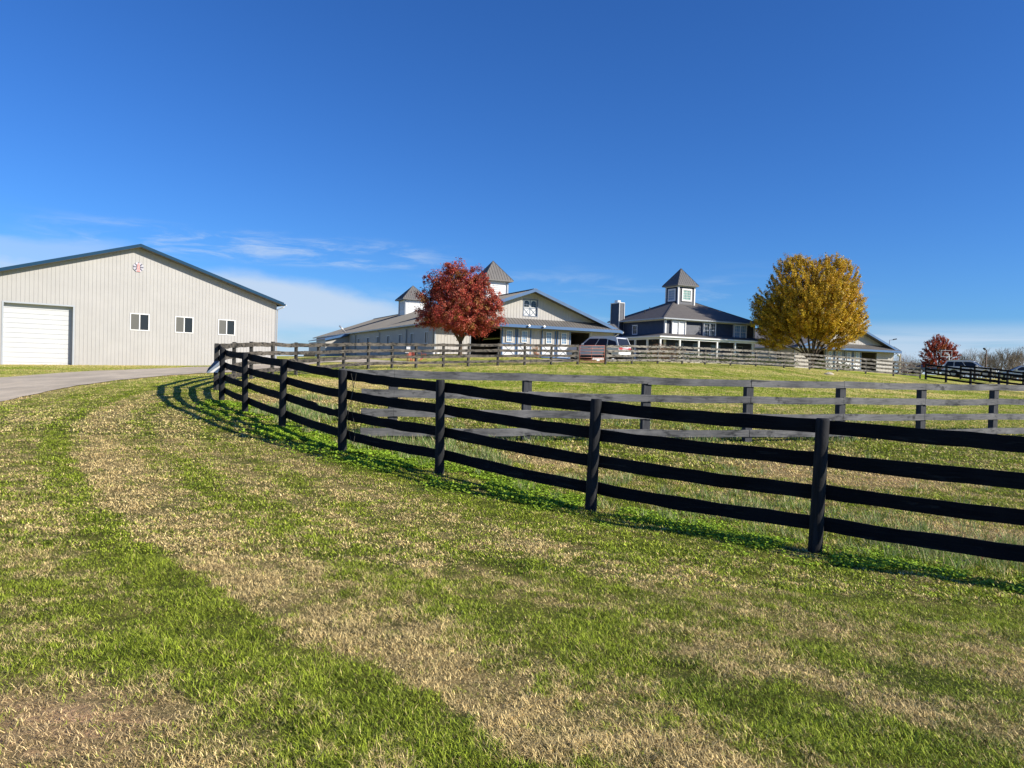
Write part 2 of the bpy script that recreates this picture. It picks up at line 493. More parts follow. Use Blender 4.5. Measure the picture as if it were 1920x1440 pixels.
# lower edge of the straw wheel track, from the drive round to the bottom of the view
TRACK = hits([(378, 712), (272, 735), (165, 775), (125, 815), (136, 860), (174, 927), (249, 1002), (348, 1070), (484, 1154), (650, 1244), (786, 1305), (907, 1373), (1013, 1438)])
BAND_D = hits([(400, 1180), (520, 1240), (640, 1310), (760, 1385), (820, 1438)])
BAND_E = hits([(110, 1000), (120, 900), (90, 850)])
BAND_F = hits([(1340, 1175), (1480, 1230), (1620, 1290), (1760, 1335), (1915, 1380)])
PR_X = [-9, -3.2, -2.4, -1.7, -1.1, -0.45, -0.28, -0.08, 0.05, 0.30, 0.65, 0.95, 1.25, 1.6, 1.9, 2.3, 2.7, 3.1, 3.6, 5.0, 9]
PR_Y = [0.0, 0.0, 0.10, -0.06, 0.06, -0.12, -0.46, -0.42, 0.34, 0.58, 0.34, 0.02, -0.24, 0.14, 0.20, -0.22, 0.14, 0.08, -0.20, -0.05, 0.0]
PATCHES = [(hits([(20, 1400)])[0], 0.62, 'bare'), (hits([(745, 850)])[0], 0.75, 'dirt'), (hits([(545, 750)])[0], 1.8, 'brown'), (hits([(690, 745)])[0], 1.6, 'brown'), (hits([(620, 720)])[0], 2.6, 'brown'),
           (hits([(1690, 900)])[0], 0.9, 'brown'), (hits([(1480, 880)])[0], 0.9, 'brown'), (hits([(1880, 1010)])[0], 0.7, 'brown'), (hits([(1060, 1190)])[0], 0.40, 'green'),
           (hits([(1450, 1320)])[0], 0.40, 'green'), (hits([(1650, 1390)])[0], 0.45, 'green'), (hits([(250, 1230)])[0], 0.6, 'green'), (hits([(1020, 860)])[0], 0.8, 'brown')]
FENCE_LINE = OUT_P
ROAD_PX = [(-700, 905, 745), (-300, 800, 725), (0, 755, 708.5), (73, 739, 703), (146, 724.6, 698), (220, 714, 694.5), (292, 707, 691.5), (345, 703, 689.5), (400, 700, 688)]
ROAD_N = [ground_hit(px, b) for px, b, t in ROAD_PX]
ROAD_F = [ground_hit(px, t) for px, b, t in ROAD_PX]
# the drive runs on, round the outside of the corner and up to the barns
ROAD_N += hits([(470, 697), (540, 689.5), (600, 681), (660, 680), (730, 681.5), (800, 682), (870, 681.5), (940, 680.5), (1000, 680), (1076, 679)])
ROAD_F += hits([(470, 685), (540, 680), (600, 674.5), (660, 672), (730, 676.5), (800, 680), (870, 679.5), (940, 678), (1000, 675.5), (1076, 674)])
ROAD_C = [((a[0] + b[0]) / 2, (a[1] + b[1]) / 2) for a, b in zip(ROAD_N, ROAD_F)]
ROAD_POLY = ROAD_N + ROAD_F[::-1]
def in_poly(x, y, poly):
    ins = np.zeros(x.shape, bool); n = len(poly); j = n - 1
    for i in range(n):
        xi, yi = poly[i]; xj, yj = poly[j]
        c = ((yi > y) != (yj > y)) & (x < (xj - xi) * (y - yi) / (yj - yi + 1e-12) + xi)
        ins ^= c; j = i
    return ins
def inside_paddock(x, y):
    # beyond the outer curved fence
    poly = OUT_P[::-1]
    poly = [(p[0], p[1]) for p in poly]
    back = [tuple(pix(px, pb, Y))[:2] for px, pb, Y in BACK_PX]
    full = OUT_P + back + [(60, 68), (60, 3)]
    return in_poly(x, y, full)

_A = np.array(TRACK + [(4.0, 0.2)])
_As = np.r_[0, np.cumsum(np.hypot(*np.diff(_A, axis=0).T))]
def flow(x, y):
    # arc length along and signed distance across the mowing curve
    d = np.full(x.shape, 1e9); s = np.zeros(x.shape); sd = np.zeros(x.shape)
    for i in range(len(_A) - 1):
        ax, ay = _A[i]; vx, vy = _A[i + 1] - _A[i]
        t = np.clip(((x - ax) * vx + (y - ay) * vy) / (vx * vx + vy * vy), 0, 1)
        ex, ey = x - ax - t * vx, y - ay - t * vy
        q = np.hypot(ex, ey); k = q < d
        d = np.where(k, q, d); s = np.where(k, _As[i] + t * (_As[i + 1] - _As[i]), s)
        sd = np.where(k, np.sign(vx * ey - vy * ex) * q, sd)
    return s, sd
def weights(x, y):
    """straw, bare, dark, clover fractions of the sward"""
    n1 = fbm(x * 0.8, y * 0.8, 11, 4); n2 = fbm(x * 2.6, y * 2.6, 23, 3); n3 = fbm(x * 0.25, y * 0.25, 31, 3); n4 = fbm(x * 7, y * 7, 41, 2)
    jx = x + (n1 - 0.5) * 0.45 + (n2 - 0.5) * 0.35; jy = y + (n2 - 0.5) * 0.35 + (n1 - 0.5) * 0.3
    dist = np.hypot(x, y)
    fs, fd = flow(x, y)
    k0 = 1 - sstep(dist, 18, 30)
    streak = fbm(fs * 0.30, fd * 1.9, 101, 4) - 0.5
    streak2 = fbm(fs * 1.1, fd * 4.5, 107, 3) - 0.5
    fine = fbm(x * 9, y * 9, 45, 3) - 0.5
    straw = 0.31 + (0.55 * streak + 0.75 * streak2) * k0 + 0.75 * (n2 - 0.5) + 0.35 * (n3 - 0.5) + 0.35 * (n1 - 0.5) + 1.5 * fine + 0.9 * (fbm(x * 22, y * 22, 49, 2) - 0.5)
    def g(d, w): return np.exp(-(d / w) ** 2)
    fd2 = fd + (n1 - 0.5) * 0.30 + (n2 - 0.5) * 0.22
    prof = np.interp(fd2, PR_X, PR_Y) * k0 * (0.75 + 0.6 * sstep(fs, 6, 20)) * (0.55 + 0.9 * fbm(fs * 0.7, fd * 0.8, 131, 2))
    straw = straw + prof * 1.05
    straw = straw + 0.30 * g(poly_dist(jx, jy, BAND_F), 0.22) + 0.25 * g(poly_dist(jx, jy, BAND_D), 0.15) + 0.20 * g(poly_dist(jx, jy, BAND_E), 0.4)
    bare = np.zeros_like(x); dirt = np.zeros_like(x)
    for (cx, cy), r, kind in PATCHES:
        k = g(np.hypot(jx - cx, (jy - cy)), r)
        if kind == 'bare': bare = np.maximum(bare, np.clip(k * 1.7 - 0.25 + 0.9 * (n2 - 0.5), 0, 1)); straw = straw + 0.8 * k
        elif kind == 'dirt': dirt = np.maximum(dirt, g(np.hypot((jx - cx) * 0.8, (jy - cy) * 2.2), r * 0.7))
        elif kind == 'brown': straw = straw + 0.75 * k; bare = np.maximum(bare, 0.5 * k)
        else: straw = straw - 0.45 * k
    df = poly_dist(x, y, FENCE_LINE)
    clover = g(df - 0.10, 0.58) * sstep(n2 + 0.6 * n1, 0.68, 1.0) * (dist < 26)
    clover = np.clip(clover * 1.5, 0, 1)
    straw = straw - 0.8 * clover
    rd = poly_dist(x, y, ROAD_N[:10]); rd2 = poly_dist(x, y, ROAD_F[:9])
    edge = g(rd, 0.55)
    bare = np.maximum(bare, 0.55 * edge * (n2 + 0.2)); straw = straw + 0.35 * edge
    up = sstep(y, 36, 44)
    straw = straw - 0.09 * up - 0.05 * sstep(y, 15, 25) + 0.7 * (fbm(x * 0.18, y * 0.75, 151, 3) - 0.5) * sstep(y, 18, 30)
    # dry strip along the garage wall
    gd = poly_dist(x, y, [(-45, 33), (-29.3, 46.2), (-17.7, 55.9)])
    bare = np.maximum(bare, 0.5 * g(gd, 1.0)); straw = straw + 0.3 * g(gd, 1.5)
    # worn strip up by the back fence and pale streaks on the rise
    up = sstep(y, 36, 44)
    straw = straw + up * (0.42 * sstep(fbm(x * 0.12, y * 0.9, 55, 3), 0.42, 0.62) + 0.03)
    dark = sstep(n1, 0.62, 0.8) * 0.35 + 0.45 * sstep(fbm(x * 6.3, y * 6.3, 71, 3), 0.50, 0.75)
    return np.clip(straw, 0, 1) * 0.93, np.clip(bare, 0, 1), np.clip(dirt, 0, 1), clover, dark, n4

GREEN = np.array((0.245, 0.330, 0.018)); GREEN_D = np.array((0.07, 0.125, 0.010)); GREEN_L = np.array((0.52, 0.59, 0.075))
STRAW = np.array((0.98, 0.78, 0.36)); STRAW_D = np.array((0.50, 0.34, 0.15)); BROWN = np.array((0.40, 0.285, 0.165)); SOIL = np.array((0.085, 0.06, 0.04))
SAND = np.array((0.50, 0.34, 0.16))

# ------------------------------------------------------------------ ground sheet
def axis(lo, hi, step, far, grow=1.18):
    a = list(np.arange(lo, hi + 1e-6, step))
    s = step; v = a[-1]
    while v < far: s *= grow; v += s; a.append(v)
    s = step; v = a[0]; b = []
    while v > -far: s *= grow; v -= s; b.append(v)
    return np.array(b[::-1] + a)
gx = axis(-16, 18, 0.14, 2600); gy = axis(1.0, 34, 0.16, 2600, 1.12)
GX, GY = np.meshgrid(gx, gy)
GZ = heights(GX, GY)
nx, ny = len(gx), len(gy)
idx = np.arange(nx * ny).reshape(ny, nx)
F = np.stack([idx[:-1, :-1].ravel(), idx[:-1, 1:].ravel(), idx[1:, 1:].ravel(), idx[1:, :-1].ravel()], 1)
fx, fy = GX.ravel(), GY.ravel()
st, ba, di, cl, dk, n4 = weights(fx, fy)
cg = GREEN * (1 - dk[:, None] * 0.4)
c = cg * (1 - st[:, None]) + (STRAW * 0.82) * st[:, None]
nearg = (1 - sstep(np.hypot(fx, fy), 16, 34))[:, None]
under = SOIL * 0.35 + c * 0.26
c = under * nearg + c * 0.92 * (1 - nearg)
c = c * (1 - ba[:, None]) + BROWN * ba[:, None]
c = c * (1 - di[:, None]) + SAND * di[:, None]
GT = NT('turf and thatch')
at = GT.n('ShaderNodeVertexColor'); at.layer_name = 'Col'
f1 = GT.noise(22, 6, 0.7); f2 = GT.noise(1.1, 6, 0.65, (0.6, 1.6, 1)); f3 = GT.noise(5, 5, 0.7, (0.7, 1.8, 1))
m1 = GT.ramp(f1, [(0.3, (0.45, 0.45, 0.42)), (0.72, (1.5, 1.5, 1.5))])
m2 = GT.ramp(f3, [(0.34, (0.62, 0.70, 0.55)), (0.66, (1.35, 1.28, 1.3))])
m3 = GT.ramp(f2, [(0.36, (0.75, 0.84, 0.72)), (0.64, (1.30, 1.18, 1.2))])
cc = GT.mix(1.0, at.outputs[0], m1, 'MULTIPLY'); cc = GT.mix(1.0, cc, m2, 'MULTIPLY'); cc = GT.mix(1.0, cc, m3, 'MULTIPLY')
GT.col(cc); GT.rough(0.95, 0.1)
GT.bump(f1, 0.9, 0.05)
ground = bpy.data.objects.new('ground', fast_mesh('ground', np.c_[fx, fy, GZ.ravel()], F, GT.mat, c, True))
COL.objects.link(ground); tag(ground, kind='structure')

# ------------------------------------------------------------------ drive: worn pale tarmac
def strip(name, A, B, mat, lift, cols=9):
    A = np.array(A); B = np.array(B)
    def resamp(P, n):
        t = np.linspace(0, len(P) - 1, n)
        # Catmull-Rom through the points
        i = np.clip(t.astype(int), 0, len(P) - 2); f = (t - i)[:, None]
        p0 = P[np.clip(i - 1, 0, None)]; p1 = P[i]; p2 = P[i + 1]; p3 = P[np.clip(i + 2, None, len(P) - 1)]
        return 0.5 * ((2 * p1) + (-p0 + p2) * f + (2 * p0 - 5 * p1 + 4 * p2 - p3) * f ** 2 + (-p0 + 3 * p1 - 3 * p2 + p3) * f ** 3)
    n = 260
    a = resamp(A, n); b = resamp(B, n)
    jig = (fbm(np.arange(n) * 0.35, np.zeros(n), 77, 3) - 0.5)[:, None] * 0.35
    d = (b - a) / np.maximum(np.hypot(*(b - a).T)[:, None], 1e-6)
    a = a + d * jig
    t = np.linspace(0, 1, cols)[None, :, None]
    G = a[:, None, :] * (1 - t) + b[:, None, :] * t
    x = G[..., 0].ravel(); y = G[..., 1].ravel()
    z = heights(x, y) + lift
    idx = np.arange(n * cols).reshape(n, cols)
    F = np.stack([idx[:-1, :-1].ravel(), idx[:-1, 1:].ravel(), idx[1:, 1:].ravel(), idx[1:, :-1].ravel()], 1)
    o = bpy.data.objects.new(name, fast_mesh(name, np.c_[x, y, z], F, mat, None, True))
    COL.objects.link(o); tag(o, kind='structure')
    return o
RT = NT('worn pale tarmac')
r1 = RT.noise(0.5, 5, 0.6); r2 = RT.noise(40, 3, 0.7); r3 = RT.noise(3, 6, 0.7, (1, 1, 1), dist=1.5)
rc = RT.ramp(r1, [(0.3, (0.50, 0.43, 0.325)), (0.7, (0.60, 0.52, 0.40))])
r4 = RT.noise(0.9, 5, 0.65, (1.0, 0.35, 1), dist=0.6)
rc = RT.mix(1.0, rc, RT.ramp(r4, [(0.36, (0.80, 0.80, 0.81)), (0.60, (1.06, 1.05, 1.04))]), 'MULTIPLY')
rc = RT.mix(1.0, rc, RT.ramp(r2, [(0.3, (0.8, 0.8, 0.8)), (0.7, (1.15, 1.15, 1.15))]), 'MULTIPLY')
rc = RT.mix(1.0, rc, RT.ramp(r3, [(0.30, (0.55, 0.55, 0.55)), (0.37, (1, 1, 1))]), 'MULTIPLY')
RT.col(rc); RT.rough(0.95, 0.1)
strip('driveway', ROAD_N, ROAD_F, RT.mat, 0.022)
# pale concrete apron along the front of the near barn
AN = [(-8.0, 63.2), (-2, 65.6), (4, 68.4), (12, 71.2)]; AF = [(-7.2, 66.2), (-1.2, 68.8), (4.2, 71.3), (12.4, 75)]
strip('concrete_apron', AN, AF, M['concrete'], 0.05, 5)

# ------------------------------------------------------------------ grass
def blades(x, y, length, width, colr, lean, seg3=True):
    """bent blades: quad + triangle, stored as triangles"""
    n = len(x)
    # tussocks: the sward stands in small humps and hollows
    z = heights(x, y) + 0.045 * np.clip(fbm(x * 4.2, y * 4.2, 211, 3) - 0.40, -0.1, 0.4) * (1 - sstep(y, 14, 26))
    a = rng.uniform(0, 2 * np.pi, n)
    la = a + np.pi / 2 + rng.normal(0, 0.5, n)
    s = np.c_[np.cos(a), np.sin(a), np.zeros(n)] * (width / 2)[:, None]
    L = np.c_[np.cos(la), np.sin(la), np.zeros(n)]
    b = np.c_[x, y, z - 0.004]
    h1 = (length * 0.55)[:, None]
    up = np.array((0, 0, 1.0))
    l1 = lean * 0.8
    mid = b + up * h1 * np.sqrt(1 - l1 ** 2)[:, None] + L * h1 * l1[:, None]
    h2 = (length * 0.45)[:, None]
    tip = mid + up * h2 * np.sqrt(np.clip(1 - lean ** 2, 0.02, 1))[:, None] + L * h2 * lean[:, None]
    V = np.stack([b - s, b + s, mid + s * 0.75, mid - s * 0.75, tip], 1).reshape(-1, 3)
    o = np.arange(n)[:, None] * 5
    T = np.concatenate([o + np.array([0, 1, 2]), o + np.array([0, 2, 3]), o + np.array([3, 2, 4])], 1).reshape(-1, 3)
    C5 = np.repeat(colr, 5, axis=0)
    return V, T, C5
def grass_colour(x, y, st, ba, cl, dk, n4):
    n = len(x)
    r = rng.random(n)
    is_s = (rng.random(n) < np.clip(st * 1.12 + 0.05, 0, 1))
    g = GREEN * (1 - r[:, None]) + GREEN_L * r[:, None]
    g = g * (1 - dk[:, None] * 0.9) + GREEN_D * dk[:, None] * 0.9
    s = STRAW * (1 - (r[:, None] ** 2) * 0.8) + STRAW_D * (r[:, None] ** 2) * 0.8
    s = s * (1 - 0.45 * dk[:, None])
    s = s * (1 - ba[:, None] * 0.6) + BROWN * 1.5 * ba[:, None] * 0.6
    c = np.where(is_s[:, None], s, g)
    c = c * 0.80 + (GREEN * (1 - st[:, None]) + STRAW * 0.85 * st[:, None]) * 0.20
    c = c * (1 - cl[:, None] * 0.7) + np.array((0.26, 0.40, 0.035)) * cl[:, None] * 0.7
    return c * (0.26 + 1.40 * rng.random(n) ** 1.3)[:, None], is_s
GM = NT('grass blades')
at = GM.n('ShaderNodeVertexColor'); at.layer_name = 'Col'
GM.col(at.outputs[0]); GM.rough(0.6, 0.25)
tr = GM.n('ShaderNodeBsdfTranslucent'); GM.l(at.outputs[0], tr.inputs[0])
ms = GM.n('ShaderNodeMixShader'); ms.inputs[0].default_value = 0.22
GM.l(GM.bsdf.outputs[0], ms.inputs[1]); GM.l(tr.outputs[0], ms.inputs[2])
GM.l(ms.outputs[0], GM.t.nodes['Material Output'].inputs[0])

def scatter(n, ylo, yhi, spread=0.80, margin=2.5, power=1.0):
    # density falls with distance: sample distance from a power law
    u = rng.random(n)
    y = (ylo ** power + u * (yhi ** power - ylo ** power)) ** (1 / power)
    x = rng.uniform(-1, 1, n) * (spread * y + margin)
    return x, y
HASGRASS = True
Vs, Ts, Cs = [], [], []; off = 0
for (n, ylo, yhi, wbase, pw) in ((720000, 2.2, 6.0, 0.0028, 0.7), (560000, 6.0, 13.0, 0.0068, 0.5), (320000, 13.0, 34.0, 0.020, 0.5), (260000, 34, 64, 0.022, 0.8)):
    x, y = scatter(n, ylo, yhi, power=pw)
    jr = 0.30 * (fbm(x * 2.2, y * 2.2, 201, 3) - 0.5) * np.clip(y / 12, 1, 3)
    ok = ~in_poly(x + jr, y - jr, ROAD_POLY)
    x, y = x[ok], y[ok]
    st, ba, di, cl, dk, n4 = weights(x, y)
    keep = rng.random(len(x)) > np.clip(ba * 0.55 + di * 0.95, 0, 0.97)
    x, y, st, ba, cl, dk, n4 = [v[keep] for v in (x, y, st, ba, cl, dk, n4)]
    pad = inside_paddock(x, y)
    c, is_s = grass_colour(x, y, st, ba, cl, dk, n4)
    if ylo > 12:
        stm = st[:, None]; mean = (GREEN * 0.92 * (1 - stm) + STRAW * 0.80 * stm) * (0.72 + 0.56 * fbm(x * 0.5, y * 1.6, 141, 4))[:, None]
        kf = 0.45 if ylo < 30 else 0.72
        c = c * (1 - kf) + mean * kf
    tuft = fbm(x * 3.1, y * 3.1, 91, 3)
    L = (0.016 + 0.030 * tuft ** 1.5) * rng.uniform(0.6, 1.6, len(x)) * np.where(pad, 1.5, 1.0)
    L = L * np.where(y > 13, 1.15, 1.0) * np.where(y > 34, 1.3, 1.0) * (1 - 0.45 * cl)
    W = wbase * rng.uniform(0.6, 1.5, len(x))
    lean = np.clip(rng.uniform(0.62, 1.25, len(x)) + np.where(is_s, 0.1, 0), 0, 0.985)
    V, T, C5 = blades(x, y, L, W, c, lean)
    Vs.append(V); Ts.append(T + off); Cs.append(C5); off += len(V)
V = np.concatenate(Vs); T = np.concatenate(Ts); CC = np.concatenate(Cs)
grass = bpy.data.objects.new('grass', fast_mesh('grass', V, T, GM.mat, CC))
COL.objects.link(grass); tag(grass, 'patchy mown lawn of green blades mixed with dry straw coloured grass', 'grass', kind='stuff')

# long pale blades in the paddock between the two near fences
IN_XY = [tuple(pix(px, pb, Y))[:2] for px, pt, pb, Y in IN_PX]
def clumps(n_cl, region, per, ln, wd, cols, name, label):
    Vs, Ts, Cs = [], [], []; off = 0
    x = []; y = []
    while len(x) < n_cl:
        px = rng.uniform(region[0], region[1], 4000); py = rng.uniform(region[2], region[3], 4000)
        p = inside_paddock(px, py) & (poly_dist(px, py, FENCE_LINE) > 0.12)
        d_in = poly_dist(px, py, IN_XY); d_out = poly_dist(px, py, FENCE_LINE)
        w = np.exp(-(d_in / 0.5) ** 2) * 0.5 + np.exp(-((d_out - 1.1) / 1.0) ** 2) * 1.0 + 0.03
        w = w * sstep(fbm(px * 0.8, py * 0.8, 61, 3), 0.42, 0.62)
        k = p & (rng.random(4000) < w)
        x += list(px[k]); y += list(py[k])
    x = np.array(x[:n_cl]); y = np.array(y[:n_cl])
    X = np.repeat(x, per) + rng.normal(0, 0.045, n_cl * per); Y = np.repeat(y, per) + rng.normal(0, 0.045, n_cl * per)
    n = len(X)
    pick = rng.integers(0, len(cols), n)
    c = np.array(cols)[pick] * rng.uniform(0.7, 1.25, n)[:, None]
    L = ln * rng.uniform(0.5, 1.3, n); W = wd * rng.uniform(0.7, 1.3, n) * np.clip(Y / 9, 0.8, 2)
    V, T, C5 = blades(X, Y, L, W, c, np.clip(rng.uniform(0.3, 1.0, n), 0, 0.98))
    o = bpy.data.objects.new(name, fast_mesh(name, V, T, GM.mat, C5))
    COL.objects.link(o); tag(o, label, 'grass', kind='stuff')
clumps(1300, (-6, 12, 7, 22), 24, 0.17, 0.006, [(0.20, 0.31, 0.07), (0.14, 0.25, 0.04), (0.34, 0.42, 0.18), (0.55, 0.46, 0.25)], 'tall_grass',
       'unmown long pale green grass in the paddock behind the black fence')

# clover and broad weeds under the near fence: small round leaves
def clover_leaves():
    n = 130000
    t = rng.random(n) * (len(OUT_P) - 1)
    i = t.astype(int); f = t - i
    P = np.array(OUT_P)
    # fewer far away
    bx = P[i, 0] * (1 - f) + P[i + 1, 0] * f; by = P[i, 1] * (1 - f) + P[i + 1, 1] * f
    x = bx + rng.normal(0, 0.50, n); y = by + rng.normal(0, 0.50, n)
    cl = weights(x, y)[3]
    k = rng.random(n) < cl * 1.2
    x, y = x[k], y[k]; n = len(x)
    z = heights(x, y) + rng.uniform(0.008, 0.042, n) * (0.6 + vnoise(x * 4, y * 4, 5))
    r = rng.uniform(0.008, 0.019, n) * np.clip(by[k] / 10, 0.8, 1.35)
    nrm = rng.normal(0, 0.45, (n, 3)); nrm[:, 2] = 1
    nrm /= np.linalg.norm(nrm, axis=1)[:, None]
    a = np.cross(nrm, np.c_[np.ones(n), np.zeros(n), np.zeros(n)]); a /= np.linalg.norm(a, axis=1)[:, None]
    b = np.cross(nrm, a)
    ctr = np.c_[x, y, z]
    V = []
    for q in range(6):
        ang = q * np.pi / 3
        V.append(ctr + (a * math.cos(ang) + b * math.sin(ang)) * r[:, None])
    V = np.stack(V, 1).reshape(-1, 3)
    Fc = (np.arange(n)[:, None] * 6 + np.arange(6)[None, :])
    c = np.array((0.25, 0.38, 0.030)) * rng.uniform(0.6, 1.5, n)[:, None]
    o = bpy.data.objects.new('clover', fast_mesh('clover', V, Fc, GM.mat, np.repeat(c, 6, 0)))
    COL.objects.link(o); tag(o, 'bright green clover and low weeds along the foot of the black fence', 'clover', kind='stuff')
clover_leaves()
M['lid_shade'] = simple('lid metal with shade in its colour', (0.13, 0.17, 0.23), 0.6, 0.08, 4, 0.2)  # lid of the white box, its shade painted in as blue grey
# ------------------------------------------------------------------ board fences
def wobbly_board(a, b, h, t, up=Vector((0, 0, 1)), amp=0.006, seg=7, notch=None, path=None):
    """board from a to b (points on its centre line), height h, thickness t, with uneven edges"""
    mb = MB(); a = Vector(a); b = Vector(b)
    d = (b - a); s = d.cross(up).normalized() * (t / 2)
    rows = []
    warp = random.uniform(-1, 1) * 0.010
    for i in range(seg + 1):
        f = i / seg
        base_c = path(f) if path else a + d * f
        if path:
            tg = path(min(1, f + 0.02)) - path(max(0, f - 0.02)); s = tg.cross(up).normalized() * (t / 2)
        c = base_c + Vector((0, 0, -0.012 * math.sin(math.pi * f) + random.uniform(-amp, amp) * 0.5)) + s.normalized() * warp * math.sin(math.pi * f)
        ht = h / 2 + random.uniform(-amp, amp); hb = h / 2 + random.uniform(-amp, amp)
        if notch and notch[0] < f < notch[1]: ht -= notch[2]
        rows.append([c - s - up * hb, c + s - up * hb, c + s + up * ht, c - s + up * ht])
    vs = [v for r in rows for v in r]; fs = []
    for i in range(seg):
        k = i * 4
        for q in range(4):
            q2 = (q + 1) % 4
            fs.append((k + q, k + q2, k + 4 + q2, k + 4 + q))
    fs.append((0, 3, 2, 1)); e = seg * 4; fs.append((e, e + 1, e + 2, e + 3))
    mb.add(vs, fs)
    return mb

def fence(name, posts, label, group=None, mat_b='black_wood', mat_p='black_post', side=1, height=1.40, round_post=True, pr=0.072,
          bh=0.15, spacing=0.34, nboards=4, skip_last=False, top_over=0.0, notches=None, amp=0.006, lean=0.012, board_t=0.028, seg=7, curved=False):
    """posts: list of (x, y). Boards on the +side (left of travel) or -side. One thing: posts and boards are its parts."""
    P = [Vector((x, y, gz(x, y))) for x, y in posts]
    base = P[0]
    root = empty(name, base, 0, label, 'fence', group)
    heads = []
    for i, p in enumerate(P):
        mb = MB()
        hh = height + random.uniform(-0.012, 0.02) + top_over
        ln = Vector((random.uniform(-lean, lean), random.uniform(-lean, lean), 0)) * height
        q = p - base
        if round_post:
            pts = [q + Vector((0, 0, -0.25)), q + Vector((0, 0, 0.0)), q + ln * 0.5 + Vector((0, 0, hh * 0.5)), q + ln + Vector((0, 0, hh - 0.02)), q + ln + Vector((0, 0, hh))]
            r = pr * random.uniform(0.93, 1.07)
            mb.tube(pts, [r * 1.06, r * 1.05, r, r * 0.97, r * 0.88], 18)
            o = mb.build('post', M[mat_p], root, smooth=True)
            for pl in o.data.polygons:
                if len(pl.vertices) > 4: pl.use_smooth = False
        else:
            dn = (P[min(i + 1, len(P) - 1)] - P[max(i - 1, 0)]); dn.z = 0; dn.normalize()
            mb.bar(q + Vector((0, 0, -0.25)), q + ln + Vector((0, 0, hh)), pr * 2, pr * 1.7, up=Vector((-dn.y, dn.x, 0)))
            o = mb.build('post', M[mat_p], root)
        heads.append(q)
    for i in range(len(P) - 1):
        if skip_last and i == len(P) - 2: continue
        a = P[i] - base; b = P[i + 1] - base
        d = (b - a); d.z = 0; d.normalize(); nrm = Vector((-d.y, d.x, 0)) * side
        offp = (pr + board_t / 2 - 0.006)
        for k in range(nboards):
            z = height - 0.02 - bh / 2 - k * spacing
            j1 = random.uniform(-0.01, 0.01); j2 = random.uniform(-0.01, 0.01)
            aa = a + nrm * offp + Vector((0, 0, z + j1)); bb = b + nrm * offp + Vector((0, 0, z + j2))
            pth = None
            if curved:
                q0 = P[max(i - 1, 0)] - base; q3 = P[min(i + 2, len(P) - 1)] - base
                def cr(f, q0=q0, q1=a, q2=b, q3=q3):
                    return 0.5 * ((2 * q1) + (-q0 + q2) * f + (2 * q0 - 5 * q1 + 4 * q2 - q3) * f ** 2 + (-q0 + 3 * q1 - 3 * q2 + q3) * f ** 3)
                def pth(f, z=z, j1=j1, j2=j2, cr=cr):
                    tg = cr(min(1, f + 0.02)) - cr(max(0, f - 0.02)); tg.z = 0; tg.normalize()
                    f_ = 0.001 + 0.998 * f
                    return cr(f_) + Vector((-tg.y, tg.x, 0)) * side * offp + Vector((0, 0, z + j1 * (1 - f) + j2 * f))
            # butt the ends on the post centre line, tiny gap
            ext = 0.0
            aa = aa + d * 0.002; bb = bb - d * 0.002
            notch = None
            if notches and (i, k) in notches: notch = notches[(i, k)]
            mb = wobbly_board(aa, bb, bh, board_t, amp=amp, seg=seg if not notch else 24, notch=notch, path=pth)
            mb.build('board', M[mat_b], root)
    return root, P

BACK_XY = [tuple(pix(px, pb, Y))[:2] for px, pb, Y in BACK_PX]
# near black fence with round posts (boards on the paddock side)
near_pts = OUT_P + [BACK_XY[0]]
near_root, nearP = fence('board_fence', near_pts, 'near black four board fence curving from the lower right to the far left corner', side=-1,
      notches={(6, 2): (0.15, 0.45, 0.035)}, lean=0.022, seg=10, curved=True)
# faded inner fence facing the camera
inner_ext = [(18.2, 22.4), (15.6, 20.9)]
inner_pts = [IN_XY[i] for i in range(len(IN_XY))]
last = Vector(inner_pts[-1]); dr = (Vector(inner_pts[-1]) - Vector(inner_pts[-2])).normalized()
for k in range(1, 4):
    q = last + dr * 2.6 * k; inner_pts.append((q.x, q.y))
inner_root, innP = fence('board_fence', inner_pts, 'faded grey board fence on square posts crossing the paddock behind the black one', mat_b='grey_wood', mat_p='grey_post',
      side=-1, round_post=False, pr=0.085, height=1.40, top_over=-0.045, lean=0.006, bh=0.155, spacing=0.372, board_t=0.026, amp=0.004)
# its boards run on past the first post to the left
a0 = innP[0] - innP[0]; dd = (innP[1] - innP[0]); dd.z = 0; dd.normalize(); nn = Vector((dd.y, -dd.x, 0))
for k in range(4):
    z = 1.38 - 0.155 / 2 - k * 0.372
    e = -0.62 if k else -1.05
    wobbly_board(a0 + nn * 0.092 + dd * (e) + Vector((0, 0, z)), a0 + nn * 0.092 - dd * 0.002 + Vector((0, 0, z)), 0.155, 0.026, amp=0.003, seg=3).build('board', M['grey_wood'], inner_root)
w = MB()
b0 = innP[3] - innP[0]; b1 = innP[6] - innP[0]
pts = []
for i in range(25):
    f = i / 24
    p = b0.lerp(b1, f) + nn * 0.125 + Vector((0, 0, 1.36 - 0.075 * math.sin(math.pi * min(1, f * 1.0))))
    pts.append(p)
w.tube(pts, 0.006, 5); w.build('wire', M['wire'], inner_root)

# weathered back fence from the corner to the gate
g_i = 15
back_root, backP = fence('board_fence', BACK_XY[:g_i + 1], 'weathered grey brown board fence curving from the far corner to the red gate', mat_b='weathered', mat_p='dark_post',
      side=-1, round_post=False, pr=0.065, height=1.42, lean=0.02, bh=0.16, amp=0.012, seg=6, curved=True)
right_root, rightP = fence('board_fence', BACK_XY[g_i + 1:], 'bleached patchy board fence running right from the red gate past the navy house', mat_b='bleached', mat_p='dark_post',
      side=-1, round_post=False, pr=0.06, height=1.42, lean=0.02, bh=0.17, amp=0.012, seg=5)
